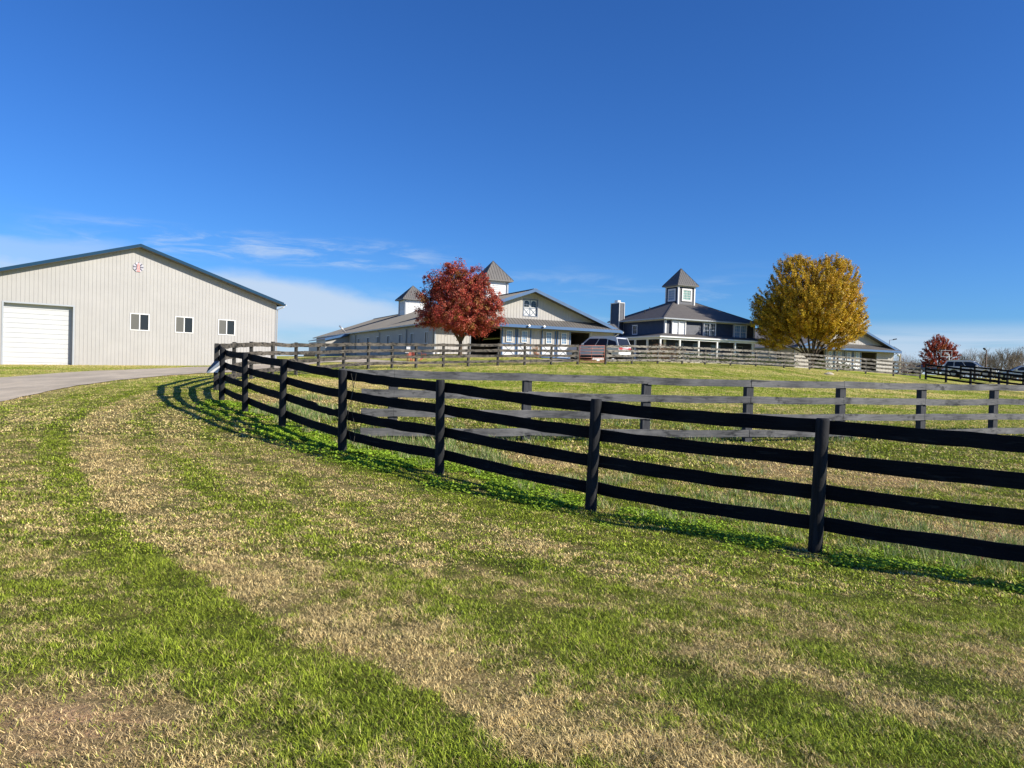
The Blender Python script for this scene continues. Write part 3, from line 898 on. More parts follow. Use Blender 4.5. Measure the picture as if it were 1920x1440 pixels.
# black fence going off to the right in front of the parked cars
BR = [BACK_XY[-1], (37.6, 66.9)]
def ratio_pt(px, Y): return ((px - 960) / FPX * Y, Y)
brp = [ratio_pt(1735, 67.2), ratio_pt(1773, 64.9), ratio_pt(1819, 62.5), ratio_pt(1872, 60.1), ratio_pt(1926, 57.9), ratio_pt(1985, 55.6), ratio_pt(2050, 53.2)]
fence('board_fence', brp, 'black board fence at the right edge in front of the white parked car', side=-1, round_post=False, pr=0.075, height=1.42, lean=0.01, bh=0.16, seg=4)
brq = [ratio_pt(1800, 72.5), ratio_pt(1826, 70.6), ratio_pt(1856, 68.6), ratio_pt(1888, 66.4), ratio_pt(1918, 64.6), ratio_pt(1955, 62.6)]
fence('board_fence', brq, 'second black board fence behind the first one at the far right edge beside the cars', side=-1, round_post=False, pr=0.07, height=1.36, lean=0.01, bh=0.15, seg=4)

# red tube gate
def tube_gate():
    A = backP[-1]; B = rightP[0]
    a = A.lerp(B, 0.06); b = A.lerp(B, 0.95)
    root = empty('tube_gate', a, 0, 'faded red steel tube gate closing the gap in the back fence beside the white car', 'gate')
    d = b - a
    z0, z1 = 0.18, 1.36
    fr = MB()
    r = 0.026
    fr.tube([Vector((0, 0, z0)), Vector((0, 0, z1))], r, 8); fr.tube([d + Vector((0, 0, z0)), d + Vector((0, 0, z1))], r, 8)
    fr.tube([Vector((0, 0, z1)), d + Vector((0, 0, z1))], r, 8); fr.tube([Vector((0, 0, z0)), d + Vector((0, 0, z0))], r, 8)
    fr.build('frame', M['red_paint'], root, smooth=True)
    for z in (0.32, 0.50, 0.72, 0.94, 1.15):
        MB().tube([Vector((0, 0, z)), d + Vector((0, 0, z))], 0.021, 8).build('rail', M['red_paint'], root, smooth=True)
    MB().tube([d * 0.48 + Vector((0, 0, z0)), d * 0.48 + Vector((0, 0, z1))], 0.02, 8).build('brace', M['red_paint'], root, smooth=True)
    n = Vector((d.y, -d.x, 0)).normalized() * 0.03
    t = MB(); c = d * 0.74 + Vector((0, 0, 0.26)) + n
    e = d.normalized() * 0.13
    t.prism([c - e, c + e, c + e + Vector((0, 0, 0.11)), c - e + Vector((0, 0, 0.11))], n.normalized() * 0.008)
    t.build('tag_plate', M['white'], root)
tube_gate()

# loose twisted wire hanging on the near fence
def hanging_wire():
    mb = MB()
    for k in range(2):
        pts = []
        for i in range(22):
            f = i / 21
            pts.append(Vector((-0.03 + 0.05 * k + 0.035 * math.sin(7 * f + k * 2), -0.14 + 0.02 * math.sin(9 * f + k), 1.36 - 1.2 * f * (0.95 + 0.05 * k))))
        mb.tube(pts, 0.0045, 5)
    o = mb.build('hanging_wire', M['wire'])
    o.location = nearP[6].lerp(nearP[5], 0.12)
    tag(o, 'thin rusty wires dangling from the top board of the black fence', 'wire')
hanging_wire()

# white metal box fixed at the corner post, with a sloping lid
def post_box():
    p = nearP[9]
    loc = p + Vector((-0.16, -0.14, 0.88))
    root = empty('post_box', loc, R(18), 'small white metal box with a sloping lid on the black fence corner post', 'box')
    b = MB(); b.prism([(-0.16, -0.02, -0.14), (0.10, -0.02, -0.14), (0.16, -0.02, 0.0), (0.16, -0.02, 0.08)], (0, 0.24, 0)); b.build('body', M['white'], root)
    l = MB(); l.prism([(-0.21, -0.16, -0.15), (-0.16, -0.16, -0.02), (0.02, -0.03, 0.22), (0.14, 0.02, 0.22), (0.14, 0.0, 0.09), (-0.13, -0.12, -0.15)], (-0.01, 0.012, 0.0)); l.build('lid', M['lid_shade'], root)
    root.scale = (0.85, 0.85, 0.85)
    MB().box(-0.03, 0.02, 0.26, 0.36, -0.1, 0.0).build('bracket', M['track'], root)
post_box()
# ------------------------------------------------------------------ buildings
def wall_pieces(breaks, top, holes, z0):
    xs = sorted(set(breaks + [h[0] for h in holes] + [h[1] for h in holes]))
    for a, b in zip(xs[:-1], xs[1:]):
        if b - a < 1e-4: continue
        mid = (a + b) / 2
        hs = sorted([(h[2], h[3]) for h in holes if h[0] < mid < h[1]])
        z = z0
        for lo, hi in hs:
            if lo > z + 1e-4: yield a, b, z, z, lo, lo
            z = hi
        yield a, b, z, z, top(a), top(b)
def ribbed_wall(name, mat, parent, P, s0, s1, top, holes=(), z0=0.0, thick=0.14, pitch=0.3, rib=0.022, proud=0.018, breaks=()):
    """P(s, d, z) -> point; d grows into the building. Ribs stand proud outside."""
    mb = MB()
    holes = list(holes)
    for a, b, za, zb, ta, tb in wall_pieces([s0, s1] + list(breaks), top, holes, z0):
        q = [P(a, 0, za), P(b, 0, zb), P(b, 0, tb), P(a, 0, ta)]
        q2 = [P(a, thick, za), P(b, thick, zb), P(b, thick, tb), P(a, thick, ta)]
        mb.add(q + q2, [(0, 1, 2, 3), (7, 6, 5, 4), (0, 4, 5, 1), (1, 5, 6, 2), (2, 6, 7, 3), (3, 7, 4, 0)])
    if pitch:
        n = int((s1 - s0) / pitch)
        for i in range(1, n + 1):
            s = s0 + i * pitch
            if s > s1 - 0.05: break
            hs = sorted([(h[2], h[3]) for h in holes if h[0] - rib < s < h[1] + rib])
            z = z0; seg = []
            for lo, hi in hs:
                if lo > z + 0.02: seg.append((z, lo))
                z = hi
            seg.append((z, top(s) - 0.02))
            for a, b in seg:
                if b - a < 0.03: continue
                q = [P(s - rib / 2, -proud, a), P(s + rib / 2, -proud, a), P(s + rib / 2, -proud, b), P(s - rib / 2, -proud, b)]
                w = rib * 1.1
                q2 = [P(s - w, 0.002, a), P(s + w, 0.002, a), P(s + w, 0.002, b), P(s - w, 0.002, b)]
                mb.add(q + q2, [(0, 1, 2, 3), (0, 4, 5, 1), (1, 5, 6, 2), (2, 6, 7, 3), (3, 7, 4, 0)])
    return mb.build(name, mat, parent)

def roof_slab(mb, p0, p1, p2, p3, t, pitch=0.4, seam=0.025, mi=0):
    """quad p0,p1 (eave) p2,p3 (ridge), thickness t downwards, seams from eave to ridge"""
    p0, p1, p2, p3 = map(Vector, (p0, p1, p2, p3))
    n = (p1 - p0).cross(p3 - p0).normalized()
    if n.z < 0: n = -n
    mb.add([p0, p1, p2, p3, p0 - n * t, p1 - n * t, p2 - n * t, p3 - n * t], [(0, 1, 2, 3), (7, 6, 5, 4), (0, 4, 5, 1), (1, 5, 6, 2), (2, 6, 7, 3), (3, 7, 4, 0)], mi)
    if pitch:
        L = (p1 - p0).length; k = int(L / pitch)
        for i in range(k + 1):
            f = min(0.998, max(0.002, i * pitch / L))
            a = p0.lerp(p1, f); b = p3.lerp(p2, f)
            if (b - a).length < 0.1: continue
            mb.bar(a + n * seam / 2, b + n * seam / 2, 0.028, seam, up=n, mi=mi)

def sash(name, parent, P, s0, s1, z0, z1, fr='white', gl='glass', cols=1, rows=2, w=0.06, proud=0.05, glass_d=0.06, bars=0.022, sill=False):
    f = MB()
    def bx(mb, a, b, c, d, o0, o1):
        q = [P(a, o0, c), P(b, o0, c), P(b, o0, d), P(a, o0, d), P(a, o1, c), P(b, o1, c), P(b, o1, d), P(a, o1, d)]
        mb.add(q, [(0, 1, 2, 3), (7, 6, 5, 4), (0, 4, 5, 1), (1, 5, 6, 2), (2, 6, 7, 3), (3, 7, 4, 0)])
    bx(f, s0, s0 + w, z0, z1, -proud, glass_d + 0.02); bx(f, s1 - w, s1, z0, z1, -proud, glass_d + 0.02)
    bx(f, s0 + w, s1 - w, z1 - w, z1, -proud, glass_d + 0.02); bx(f, s0 + w, s1 - w, z0, z0 + w, -proud, glass_d + 0.02)
    iw = (s1 - s0 - 2 * w); ih = (z1 - z0 - 2 * w)
    for i in range(1, cols):
        c = s0 + w + iw * i / cols
        bx(f, c - bars, c + bars, z0 + w, z1 - w, -proud * 0.4, glass_d + 0.01)
    for i in range(1, rows):
        c = z0 + w + ih * i / rows
        bx(f, s0 + w, s1 - w, c - bars, c + bars, -proud * 0.3, glass_d + 0.005)
    fo = f.build('window', M[fr], parent)
    if isinstance(gl, tuple):
        m_ = (s0 + s1) / 2
        for (l, r_, mt) in ((s0 + w * 0.9, m_, gl[0]), (m_ + 0.001, s1 - w * 0.9, gl[1])):
            g = MB(); bx(g, l, r_, z0 + w * 0.9, z1 - w * 0.9, 0.02, 0.05); g.build('pane', M[mt], fo)
    else:
        g = MB(); bx(g, s0 + w * 0.9, s1 - w * 0.9, z0 + w * 0.9, z1 - w * 0.9, 0.02, 0.05); g.build('pane', M[gl], fo)
    return fo
def pbox(mb, P, a, b, o0, o1, c, d, mi=0):
    q = [P(a, o0, c), P(b, o0, c), P(b, o0, d), P(a, o0, d), P(a, o1, c), P(b, o1, c), P(b, o1, d), P(a, o1, d)]
    mb.add(q, [(0, 1, 2, 3), (7, 6, 5, 4), (0, 4, 5, 1), (1, 5, 6, 2), (2, 6, 7, 3), (3, 7, 4, 0)], mi)
def slat(mb, P, s0, z0, s1, z1, w, o0, o1):
    """diagonal strip in the wall plane"""
    dx, dz = s1 - s0, z1 - z0; l = math.hypot(dx, dz); nx, nz = -dz / l * w / 2, dx / l * w / 2
    pts = [(s0 + nx, z0 + nz), (s1 + nx, z1 + nz), (s1 - nx, z1 - nz), (s0 - nx, z0 - nz)]
    q = [P(a, o0, b) for a, b in pts] + [P(a, o1, b) for a, b in pts]
    mb.add(q, [(0, 1, 2, 3), (7, 6, 5, 4), (0, 4, 5, 1), (1, 5, 6, 2), (2, 6, 7, 3), (3, 7, 4, 0)])

def cupola(parent, x, y, z0, zb, zt, w, ro, wall_mat, roof_mat, window=False, louver=True):
    """square tower on the ridge: body z0..zb, pyramid zb..zt, parts of the building"""
    b = MB(); b.box(x - w / 2, x + w / 2, y - w / 2, y + w / 2, z0, zb)
    body = b.build('cupola', M[wall_mat], parent)
    for sx in (-1, 1):
        for sy in (-1, 1):
            t = MB(); cx, cy = x + sx * (w / 2 + 0.004), y + sy * (w / 2 + 0.004)
            t.box(cx - 0.09, cx + 0.09, cy - 0.09, cy + 0.09, z0 - 0.2, zb - 0.003)
            t.build('corner_trim', M['silver' if not window else 'white'], body)
    if louver:
        l = MB()
        for k in range(5):
            z = zb - 0.55 - k * 0.20
            l.add([(x - w * 0.36, y - w / 2 - 0.05, z), (x + w * 0.36, y - w / 2 - 0.05, z), (x + w * 0.36, y - w / 2 + 0.0, z + 0.12), (x - w * 0.36, y - w / 2, z + 0.12)], [(0, 1, 2, 3)])
            l.add([(x - w / 2 - 0.05, y + w * 0.36, z), (x - w / 2 - 0.05, y - w * 0.36, z), (x - w / 2, y - w * 0.36, z + 0.12), (x - w / 2, y + w * 0.36, z + 0.12)], [(0, 1, 2, 3)])
        l.build('louvre', M['white'], body, fix=False)
    if window:
        P1 = lambda s, d, z: (x - w / 2 + s, y - w / 2 + d - 0.055, z)
        P2 = lambda s, d, z: (x - w / 2 + d - 0.055, y + w / 2 - s, z)
        h0 = zb - 1.95
        sash('window', body, P1, w * 0.20, w * 0.82, h0, zb - 0.42, 'white', 'glass_green', 5, 4, 0.20, 0.06, 0.0, 0.02)
        sash('window', body, P2, w * 0.20, w * 0.82, h0, zb - 0.42, 'white', 'glass_blue', 5, 4, 0.20, 0.06, 0.0, 0.02)
        f = MB()
        f.box(x - w / 2 - 0.10, x + w / 2 + 0.10, y - w / 2 - 0.10, y - w / 2 - 0.01, zb - 0.22, zb - 0.004)
        f.box(x - w / 2 - 0.10, x - w / 2 - 0.01, y - w / 2, y + w / 2, zb - 0.22, zb - 0.004)
        f.box(x - w / 2 - 0.03, x + w / 2 + 0.03, y - w / 2 - 0.03, y - w / 2 - 0.006, z0 - 0.3, z0 + 0.16)
        f.build('trim', M['white'], body)
    r = MB(); hw = ro / 2
    cs = [(x - hw, y - hw, zb), (x + hw, y - hw, zb), (x + hw, y + hw, zb), (x - hw, y + hw, zb)]
    ap = Vector((x, y, zt))
    r.add(cs + [(c[0], c[1], zb - 0.12) for c in cs] + [tuple(ap)], [(0, 1, 8), (1, 2, 8), (2, 3, 8), (3, 0, 8), (0, 4, 5, 1), (1, 5, 6, 2), (2, 6, 7, 3), (3, 7, 4, 0), (7, 6, 5, 4)])
    for i in range(4):
        a = Vector(cs[i]); c = Vector(cs[(i + 1) % 4])
        n = (c - a).cross(ap - a).normalized()
        if n.z < 0: n = -n
        mid = (a + c) / 2
        k = int(ro / 0.3)
        for j in range(1, k):
            f = j / k
            p = a.lerp(c, f); tt = 1 - abs(2 * f - 1)
            q = p + (ap - mid) * tt * 0.985
            if (q - p).length > 0.1: r.bar(p + n * 0.012, q + n * 0.012, 0.025, 0.03, up=n)
        r.bar(a, ap, 0.06, 0.05, up=(0, 0, 1))
    r.build('cupola_roof', M[roof_mat], body)
    return body

# ---------------------------------------------------- steel garage at the left
def steel_garage():
    ax = math.atan2(0.64, 0.77)                       # direction of the gable wall
    u = Vector((math.cos(ax), math.sin(ax), 0))
    O = Vector((-29.3, 46.2, 0)) - u * 3.9            # left end of the gable wall
    W = 19.0; Lg = 26.0
    base = EYE - 0.95
    # ridge sits 5.64 from the reference point; centre of the wall = 9.5
    O = Vector((-29.42, 46.2, 0)) + u * (5.64 - 9.5)
    root = empty('steel_garage', (O.x, O.y, base), ax, 'large warm grey steel garage with white roll door and dark blue roof edge', 'garage')
    ev = EYE + 4.20 - base + 0.10; rg = EYE + 7.30 - base
    top = lambda x: ev + (rg - ev) * (1 - abs(x - 9.5) / 9.5)
    ref = 9.5 - 5.64                                   # local x of the reference point
    s_of = lambda px: (lambda r: (29.3 + 46.2 * r) / (0.77 - 0.64 * r) * 1.0)((px - 960) / FPX)
    d0, d1 = ref + s_of(8), ref + s_of(138)
    dz1 = pix(73, 571, 46.2).z - base
    dz0 = 0.12
    wins = []
    for px, yt, yb in ((263, 588, 620), (346.5, 594, 624.5), (426, 599.5, 628.5)):
        s = s_of(px); Yp = 46.2 + 0.64 * s
        wins.append((ref + s - 0.60, ref + s + 0.60, pix(px, yb, Yp).z - base, pix(px, yt, Yp).z - base))
    P = lambda s, d, z: (s, d, z)
    holes = [(d0, d1, -0.6, dz1)] + wins
    ribbed_wall('wall', M['tan_wall'], root, P, 0, W, top, holes, z0=-0.6, pitch=0.228, rib=0.02, proud=0.016, breaks=[9.5])
    side = lambda s, d, z: (W - d, s + 0.145, z)
    ribbed_wall('wall', M['tan_wall'], root, side, 0, Lg - 0.15, lambda s: ev - 0.03, (), z0=-0.6, pitch=0.228)
    side2 = lambda s, d, z: (d, Lg - s - 0.005, z)
    ribbed_wall('wall', M['tan_wall'], root, side2, 0, Lg - 0.15, lambda s: ev - 0.03, (), z0=-0.6, pitch=0)
    backp = lambda s, d, z: (W - s, Lg - d, z)
    ribbed_wall('wall', M['tan_wall'], root, backp, 0.15, W - 0.15, lambda s: top(s) - 0.02, (), z0=-0.6, pitch=0, breaks=[9.5])
    # roof
    r = MB(); oh = 0.58; so = 0.35
    sl = (rg - ev) / 9.5
    zt = 0.14
    roof_slab(r, (-so, -oh, ev - sl * so + zt), (-so, Lg + oh, ev - sl * so + zt), (9.5, Lg + oh, rg + zt), (9.5, -oh, rg + zt), 0.06, 0.6)
    roof_slab(r, (W + so, -oh, ev - sl * so + zt), (W + so, Lg + oh, ev - sl * so + zt), (9.5, Lg + oh, rg + zt), (9.5, -oh, rg + zt), 0.06, 0.6)
    r.build('roof', M['navy_trim'], root)
    f = MB()
    for sgn in (-1, 1):
        xe = -so if sgn < 0 else W + so
        a = Vector((xe, -oh - 0.022, ev - sl * so + 0.02)); b = Vector((9.5, -oh - 0.022, rg + 0.02))
        f.prism([a + Vector((0, 0, 0.16)), b + Vector((0, 0, 0.15)), b - Vector((0, 0, 0.05)), a - Vector((0, 0, 0.05))], (0, 0.02, 0))
    f.build('fascia', M['navy_trim'], root)
    sf = MB()
    for sgn in (-1, 1):
        xe = -so if sgn < 0 else W + so
        a = Vector((xe, -oh + 0.002, ev - sl * so - 0.05)); b = Vector((9.5, -oh + 0.002, rg - 0.05))
        sf.prism([a, b, b + Vector((0, 0, 0.03)), a + Vector((0, 0, 0.03))], (0, oh - 0.004, 0))
    sf.build('soffit', M['soffit'], root)
    # white door in its recess
    dw = MB(); dd = 0.34
    n = 13; hh = (dz1 - dz0) / n
    for i in range(n):
        dw.box(d0 - 0.05, d1 + 0.05, dd - 0.012, dd + 0.05, dz0 + i * hh + 0.018, dz0 + (i + 1) * hh)
    dw.box(d0 - 0.05, d1 + 0.05, dd + 0.012, dd + 0.045, dz0 - 0.2, dz1 + 0.1)
    door = dw.build('door', M['white_door'], root)
    tr = MB()
    tr.box(d0 - 0.09, d0 - 0.001, -0.03, 0.36, -0.3, dz1 + 0.09); tr.box(d1 + 0.001, d1 + 0.09, -0.03, 0.36, -0.3, dz1 + 0.09)
    tr.box(d0, d1, -0.03, 0.36, dz1 + 0.001, dz1 + 0.09)
    tr.build('door_frame', M['silver'], root)
    for i, (a, b, c, d) in enumerate(wins):
        sash('window', root, P, a, b, c, d, 'white', ('glass_screen', 'glass'), 2, 1, 0.06, 0.03, 0.06, 0.035)
    # corner trims, gutter, downspout
    t = MB(); t.box(W - 0.02, W + 0.03, -0.03, 0.10, -0.6, ev - 0.12); t.box(-0.03, 0.02, -0.03, 0.10, -0.6, ev - 0.12)
    t.box(0.02, d0 - 0.09, -0.022, -0.002, 0.02, 0.14); t.box(d1 + 0.09, W - 0.02, -0.022, -0.002, 0.02, 0.14)
    t.build('corner_trim', M['silver'], root)
    g = MB(); g.box(W + so, W + so + 0.13, -oh, Lg + oh, ev - sl * so - 0.04, ev - sl * so + 0.10)
    g.build('gutter', M['navy_trim'], root)
    dsp = MB(); dsp.tube([(W + so + 0.08, -oh + 0.10, ev - 0.15), (W + so + 0.02, -oh + 0.15, ev - 0.28), (W + 0.10, 0.02, ev - 0.45), (W + 0.08, 0.03, 0.2)], 0.05, 8)
    dsp.build('downspout', M['white'], root, smooth=True)
    gut = MB(); gut.tube([(W + so + 0.13, -oh + 0.0, ev - sl * so + 0.03), (W + so + 0.20, -oh + 0.02, ev - sl * so - 0.02)], 0.04, 8)
    gut.build('gutter_end', M['white'], root)
    # round quilt plaque near the peak
    c = (9.5, pix(259, 501, 49.8).z - base); ra = 0.34
    pl = empty('wall_plaque', root.matrix_world @ Vector((0, 0, 0)), ax, 'round navy, white and pink plaque on the garage gable', 'plaque')
    pl.location = Vector((O.x, O.y, base)) + u * c[0] + Vector((0, 0, c[1])) + Vector((u.y, -u.x, 0)) * 0.02
    def disc(n, r, y0, y1, ang=0.0, seq=None):
        mb = MB(); pts = []
        for k in range(n):
            a = ang + 2 * math.pi * k / n; rr = r if not seq else r * seq[k % len(seq)]
            pts.append((rr * math.cos(a), y0, rr * math.sin(a)))
        mb.prism(pts, (0, y1 - y0, 0)); return mb
    disc(8, ra, -0.02, 0.0, math.pi / 8).build('backing', M['quilt_navy'], pl)
    wm = MB()
    for k in range(8):
        a = math.pi / 4 * k + math.pi / 8
        q = [(0.10 * math.cos(a), -0.03, 0.10 * math.sin(a)), (0.31 * math.cos(a - 0.30), -0.03, 0.31 * math.sin(a - 0.30)), (0.34 * math.cos(a), -0.03, 0.34 * math.sin(a)), (0.31 * math.cos(a + 0.30), -0.03, 0.31 * math.sin(a + 0.30))]
        wm.prism(q, (0, 0.008, 0))
    wm.build('petal_pattern', M['quilt_grey'], pl)
    pm = MB(); pm.prism([(-0.11, -0.042, -0.30), (0.11, -0.042, -0.30), (0.075, -0.042, 0.0), (0.07, -0.042, 0.20), (0, -0.042, 0.27), (-0.07, -0.042, 0.20), (-0.075, -0.042, 0.0)], (0, 0.010, 0))
    pm.build('centre_motif', M['quilt_pink'], pl)
M['quilt_grey'] = simple('pale lilac painted board', (0.42, 0.42, 0.48), 0.5, 0.35, 14)
M['quilt_navy'] = simple('navy painted board', (0.05, 0.05, 0.09), 0.5)
M['quilt_pink'] = simple('pink painted board', (0.62, 0.30, 0.30), 0.5, 0.25, 9)
steel_garage()

# ---------------------------------------------------- horse barns
TH = R(25.0)
def sliding_leaf(root, P, s0, s1, z0, z1, win, off=-0.10):
    """tan above, white below with a blue cross brace, a white window in the upper half"""
    zm = z0 + (z1 - z0) * 0.46
    up = MB(); pbox(up, P, s0, s1, off, off + 0.05, zm, z1)
    k = int((s1 - s0) / 0.3)
    for i in range(1, k + 1):
        s = s0 + (s1 - s0) * i / (k + 1); pbox(up, P, s - 0.012, s + 0.012, off - 0.012, off - 0.001, zm + 0.01, z1 - 0.01)
    leaf = up.build('sliding_door', M['tan_rib'], root)
    lo = MB(); pbox(lo, P, s0, s1, off + 0.001, off + 0.05, z0, zm - 0.002); lo.build('lower_panel', M['white'], leaf)
    b = MB(); w = 0.10
    e0, e1 = off - 0.03, off - 0.004
    pbox(b, P, s0 - 0.02, s0 + w - 0.02, e0, e1, z0, z1); pbox(b, P, s1 - w + 0.02, s1 + 0.02, e0, e1, z0, z1)
    pbox(b, P, s0 + w - 0.02, s1 - w + 0.02, e0, e1, zm - 0.05, zm + 0.05); pbox(b, P, s0 + w - 0.02, s1 - w + 0.02, e0, e1, z0, z0 + 0.10)
    b.build('trim', M['blue_trim'], leaf)
    x = MB(); slat(x, P, s0 + w, z0 + 0.1, s1 - w, zm - 0.05, 0.055, e0 + 0.004, e1); 
    slat(x, P, s1 - w, z0 + 0.1, s0 + w, zm - 0.05, 0.055, e0 + 0.008, e1 + 0.001); x.build('cross_brace', M['brace_grey'], leaf)
    if win:
        c = (s0 + s1) / 2; ww = win
        Pw = lambda s, d, z: P(s, d + off - 0.062, z)
        sash('window', leaf, Pw, c - ww / 2, c + ww / 2, zm + 0.14, zm + 0.14 + 1.12, 'white', 'glass_blue', 3, 4, 0.07, 0.03, 0.0, 0.014)
M['brace_grey'] = simple('grey blue brace', (0.16, 0.20, 0.27), 0.5)

def horse_barn(origin, base, W, L, leaves, doorways, label, side_windows, loft, cupolas, porch_side=False, mid_panel=None):
    root = empty('horse_barn', (origin[0], origin[1], base), TH, label, 'barn')
    ev, rg = 2.85, 6.2; cx = W / 2
    sl = (rg - ev) / cx
    top = lambda x: ev + (rg - ev) * (1 - abs(x - cx) / cx) - 0.02
    P = lambda s, d, z: (s, d, z)
    dh = 2.62
    holes = [(a, b, -1.0, dh) for a, b in doorways]
    if loft: holes.append((loft[0], loft[1], loft[2], loft[3]))
    ribbed_wall('wall', M['tan_rib'], root, P, 0, W, top, holes, z0=-1.0, pitch=0.305, rib=0.03, breaks=[cx])
    Pl = lambda s, d, z: (d, L - s, z)       # left side wall, s from the far end
    Ps = lambda s, d, z: (d, s + 0.141, z)   # left side wall measured from the front
    sw = [(a, a + 1.05, 0.98, 2.08) for a in side_windows]
    ribbed_wall('wall', M['tan_rib'], root, Ps, 0, L - 0.3, lambda s: ev - 0.03, sw, z0=-1.0, pitch=0.305, rib=0.03)
    Pr = lambda s, d, z: (W - d, s + 0.141, z)
    ribbed_wall('wall', M['tan_rib'], root, Pr, 0, L - 0.3, lambda s: ev - 0.03, (), z0=-1.0, pitch=0)
    Pb = lambda s, d, z: (W - s, L - d, z)
    ribbed_wall('wall', M['tan_rib'], root, Pb, 0.15, W - 0.15, lambda s: top(s) - 0.01, (), z0=-1.0, pitch=0, breaks=[cx])
    for a, b, c, d in sw:
        sash('window', root, Ps, a, b, c, d, 'white', 'glass', 2, 1, 0.06, 0.05, 0.05, 0.02)
    # roof
    r = MB(); oh = 1.0; so = 0.35; zt = 0.13
    roof_slab(r, (-so, -oh, ev - sl * so + zt), (-so, L + 0.4, ev - sl * so + zt), (cx, L + 0.4, rg + zt), (cx, -oh, rg + zt), 0.07, 0.42, 0.022)
    roof_slab(r, (W + so, -oh, ev - sl * so + zt), (W + so, L + 0.4, ev - sl * so + zt), (cx, L + 0.4, rg + zt), (cx, -oh, rg + zt), 0.07, 0.42, 0.022)
    r.bar((cx, -oh, rg + zt + 0.02), (cx, L + 0.4, rg + zt + 0.02), 0.35, 0.05)
    r.build('roof', M['roof'], root)
    f = MB()
    for sg in (-1, 1):
        xe = -so if sg < 0 else W + so
        a = Vector((xe, -oh - 0.03, ev - sl * so + zt)); b = Vector((cx, -oh - 0.03, rg + zt))
        f.prism([a + Vector((0, 0, 0.05)), b + Vector((0, 0, 0.05)), b - Vector((0, 0, 0.24)), a - Vector((0, 0, 0.24))], (0, 0.028, 0))
    f.build('fascia', M['blue_trim'], root)
    sf = MB()
    for sg in (-1, 1):
        xe = -so if sg < 0 else W + so
        a = Vector((xe, -oh + 0.001, ev - sl * so - 0.03)); b = Vector((cx, -oh + 0.001, rg - 0.03))
        sf.prism([a, b, b + Vector((0, 0, 0.03)), a + Vector((0, 0, 0.03))], (0, oh - 0.025, 0))
    sf.build('soffit', M['soffit'], root)
    g = MB()
    g.box(-so - 0.13, -so - 0.001, -oh, L + 0.4, ev - sl * so - 0.01, ev - sl * so + 0.13)
    g.box(W + so + 0.001, W + so + 0.13, -oh, L + 0.4, ev - sl * so - 0.01, ev - sl * so + 0.13)
    g.build('gutter', M['silver'], root)
    for yy in (0.25, 8.4, 18.6, 30.0):
        if yy > L: break
        d = MB(); d.tube([(-so - 0.05, yy, ev - 0.15), (-0.08, yy, ev - 0.42), (-0.08, yy, 0.05)], 0.05, 6); d.build('downspout', M['silver'], root, smooth=True)
    d = MB(); d.tube([(W + so + 0.06, -0.3, ev - 0.12), (W + 0.10, 0.10, ev - 0.45), (W + 0.10, 0.1, 0.05)], 0.055, 6); d.build('downspout', M['white'], root, smooth=True)
    # pent roof across the front
    pr = 1.25; zp0 = 2.83; zp1 = 3.62
    pm = MB(); roof_slab(pm, (0.0, -pr, zp0 + 0.12), (W + 0.0, -pr, zp0 + 0.12), (W + 0.0, -0.02, zp1), (0.0, -0.02, zp1), 0.05, 0.32, 0.028)
    pent = pm.build('pent_roof', M['roof'], root)
    fm = MB(); fm.box(0, W, -pr - 0.03, -pr - 0.002, zp0 - 0.12, zp0 + 0.14); fm.build('fascia', M['blue_trim'], pent)
    so2 = MB(); so2.box(0.01, W - 0.01, -pr, -0.025, zp0 - 0.09, zp0 - 0.05); so2.build('soffit', M['soffit'], pent)
    if leaves:
        for s0, s1 in leaves:
            sliding_leaf(root, P, s0, s1, 0.06, 2.62, 0.62)
    tr = MB()
    for a, b in doorways:
        for e in (a - 0.08, b):
            tr.box(e, e + 0.08, -0.03, 0.16, -0.9, dh + 0.08)
        tr.box(a, b, -0.03, 0.16, dh, dh + 0.08)
    tr.box(-0.03, 0.10, -0.032, 0.10, -0.9, ev - 0.05); tr.box(W - 0.10, W + 0.03, -0.032, 0.10, -0.9, ev - 0.05)
    tr.build('corner_trim', M['silver'], root)
    # interior: aisle walls with stall fronts seen through the doorways
    i = MB()
    for a, b in doorways:
        i.box(a - 1.2, b + 1.2, 7.0, 7.1, -0.4, 2.7)
        for k in range(4):
            i.box(a - 0.9, a - 0.84, 1.2 + k * 1.4, 2.4 + k * 1.4, -0.4, 2.2)
        i.box(a + 0.4, a + 0.5, 3.0, 3.1, -0.4, 2.6); i.box(b - 0.5, b - 0.4, 4.0, 4.1, -0.4, 2.6)
        i.box(a - 0.5, b + 0.5, 3.5, 3.6, 0.0, 1.15)
        i.box(a - 1.2, b + 1.2, 2.0, 7.0, 2.62, 2.7)
    i.build('stall_front', M['inside'], root)
    if loft:
        a, b, c, d = loft
        back = MB(); back.box(a, b, 0.10, 0.13, c, d)
        ld = back.build('loft_door', M['white'], root)
        fr = MB()
        pbox(fr, P, a - 0.07, a, -0.04, 0.10, c - 0.07, d + 0.07); pbox(fr, P, b, b + 0.07, -0.04, 0.10, c - 0.07, d + 0.07)
        pbox(fr, P, a, b, -0.04, 0.10, d, d + 0.07); pbox(fr, P, a, b, -0.04, 0.10, c - 0.07, c)
        fr.build('frame', M['brace_grey'], ld)
        mid = (a + b) / 2; zm = c + (d - c) * 0.48
        x = MB(); pbox(x, P, mid - 0.03, mid + 0.03, 0.07, 0.098, c, d); pbox(x, P, a, mid - 0.03, 0.07, 0.098, zm - 0.03, zm + 0.03); pbox(x, P, mid + 0.03, b, 0.07, 0.098, zm - 0.03, zm + 0.03)
        for (l, rr) in ((a, mid - 0.03), (mid + 0.03, b)):
            slat(x, P, l, c, rr, zm - 0.03, 0.05, 0.075, 0.098); slat(x, P, rr, c, l, zm - 0.03, 0.05, 0.072, 0.096)
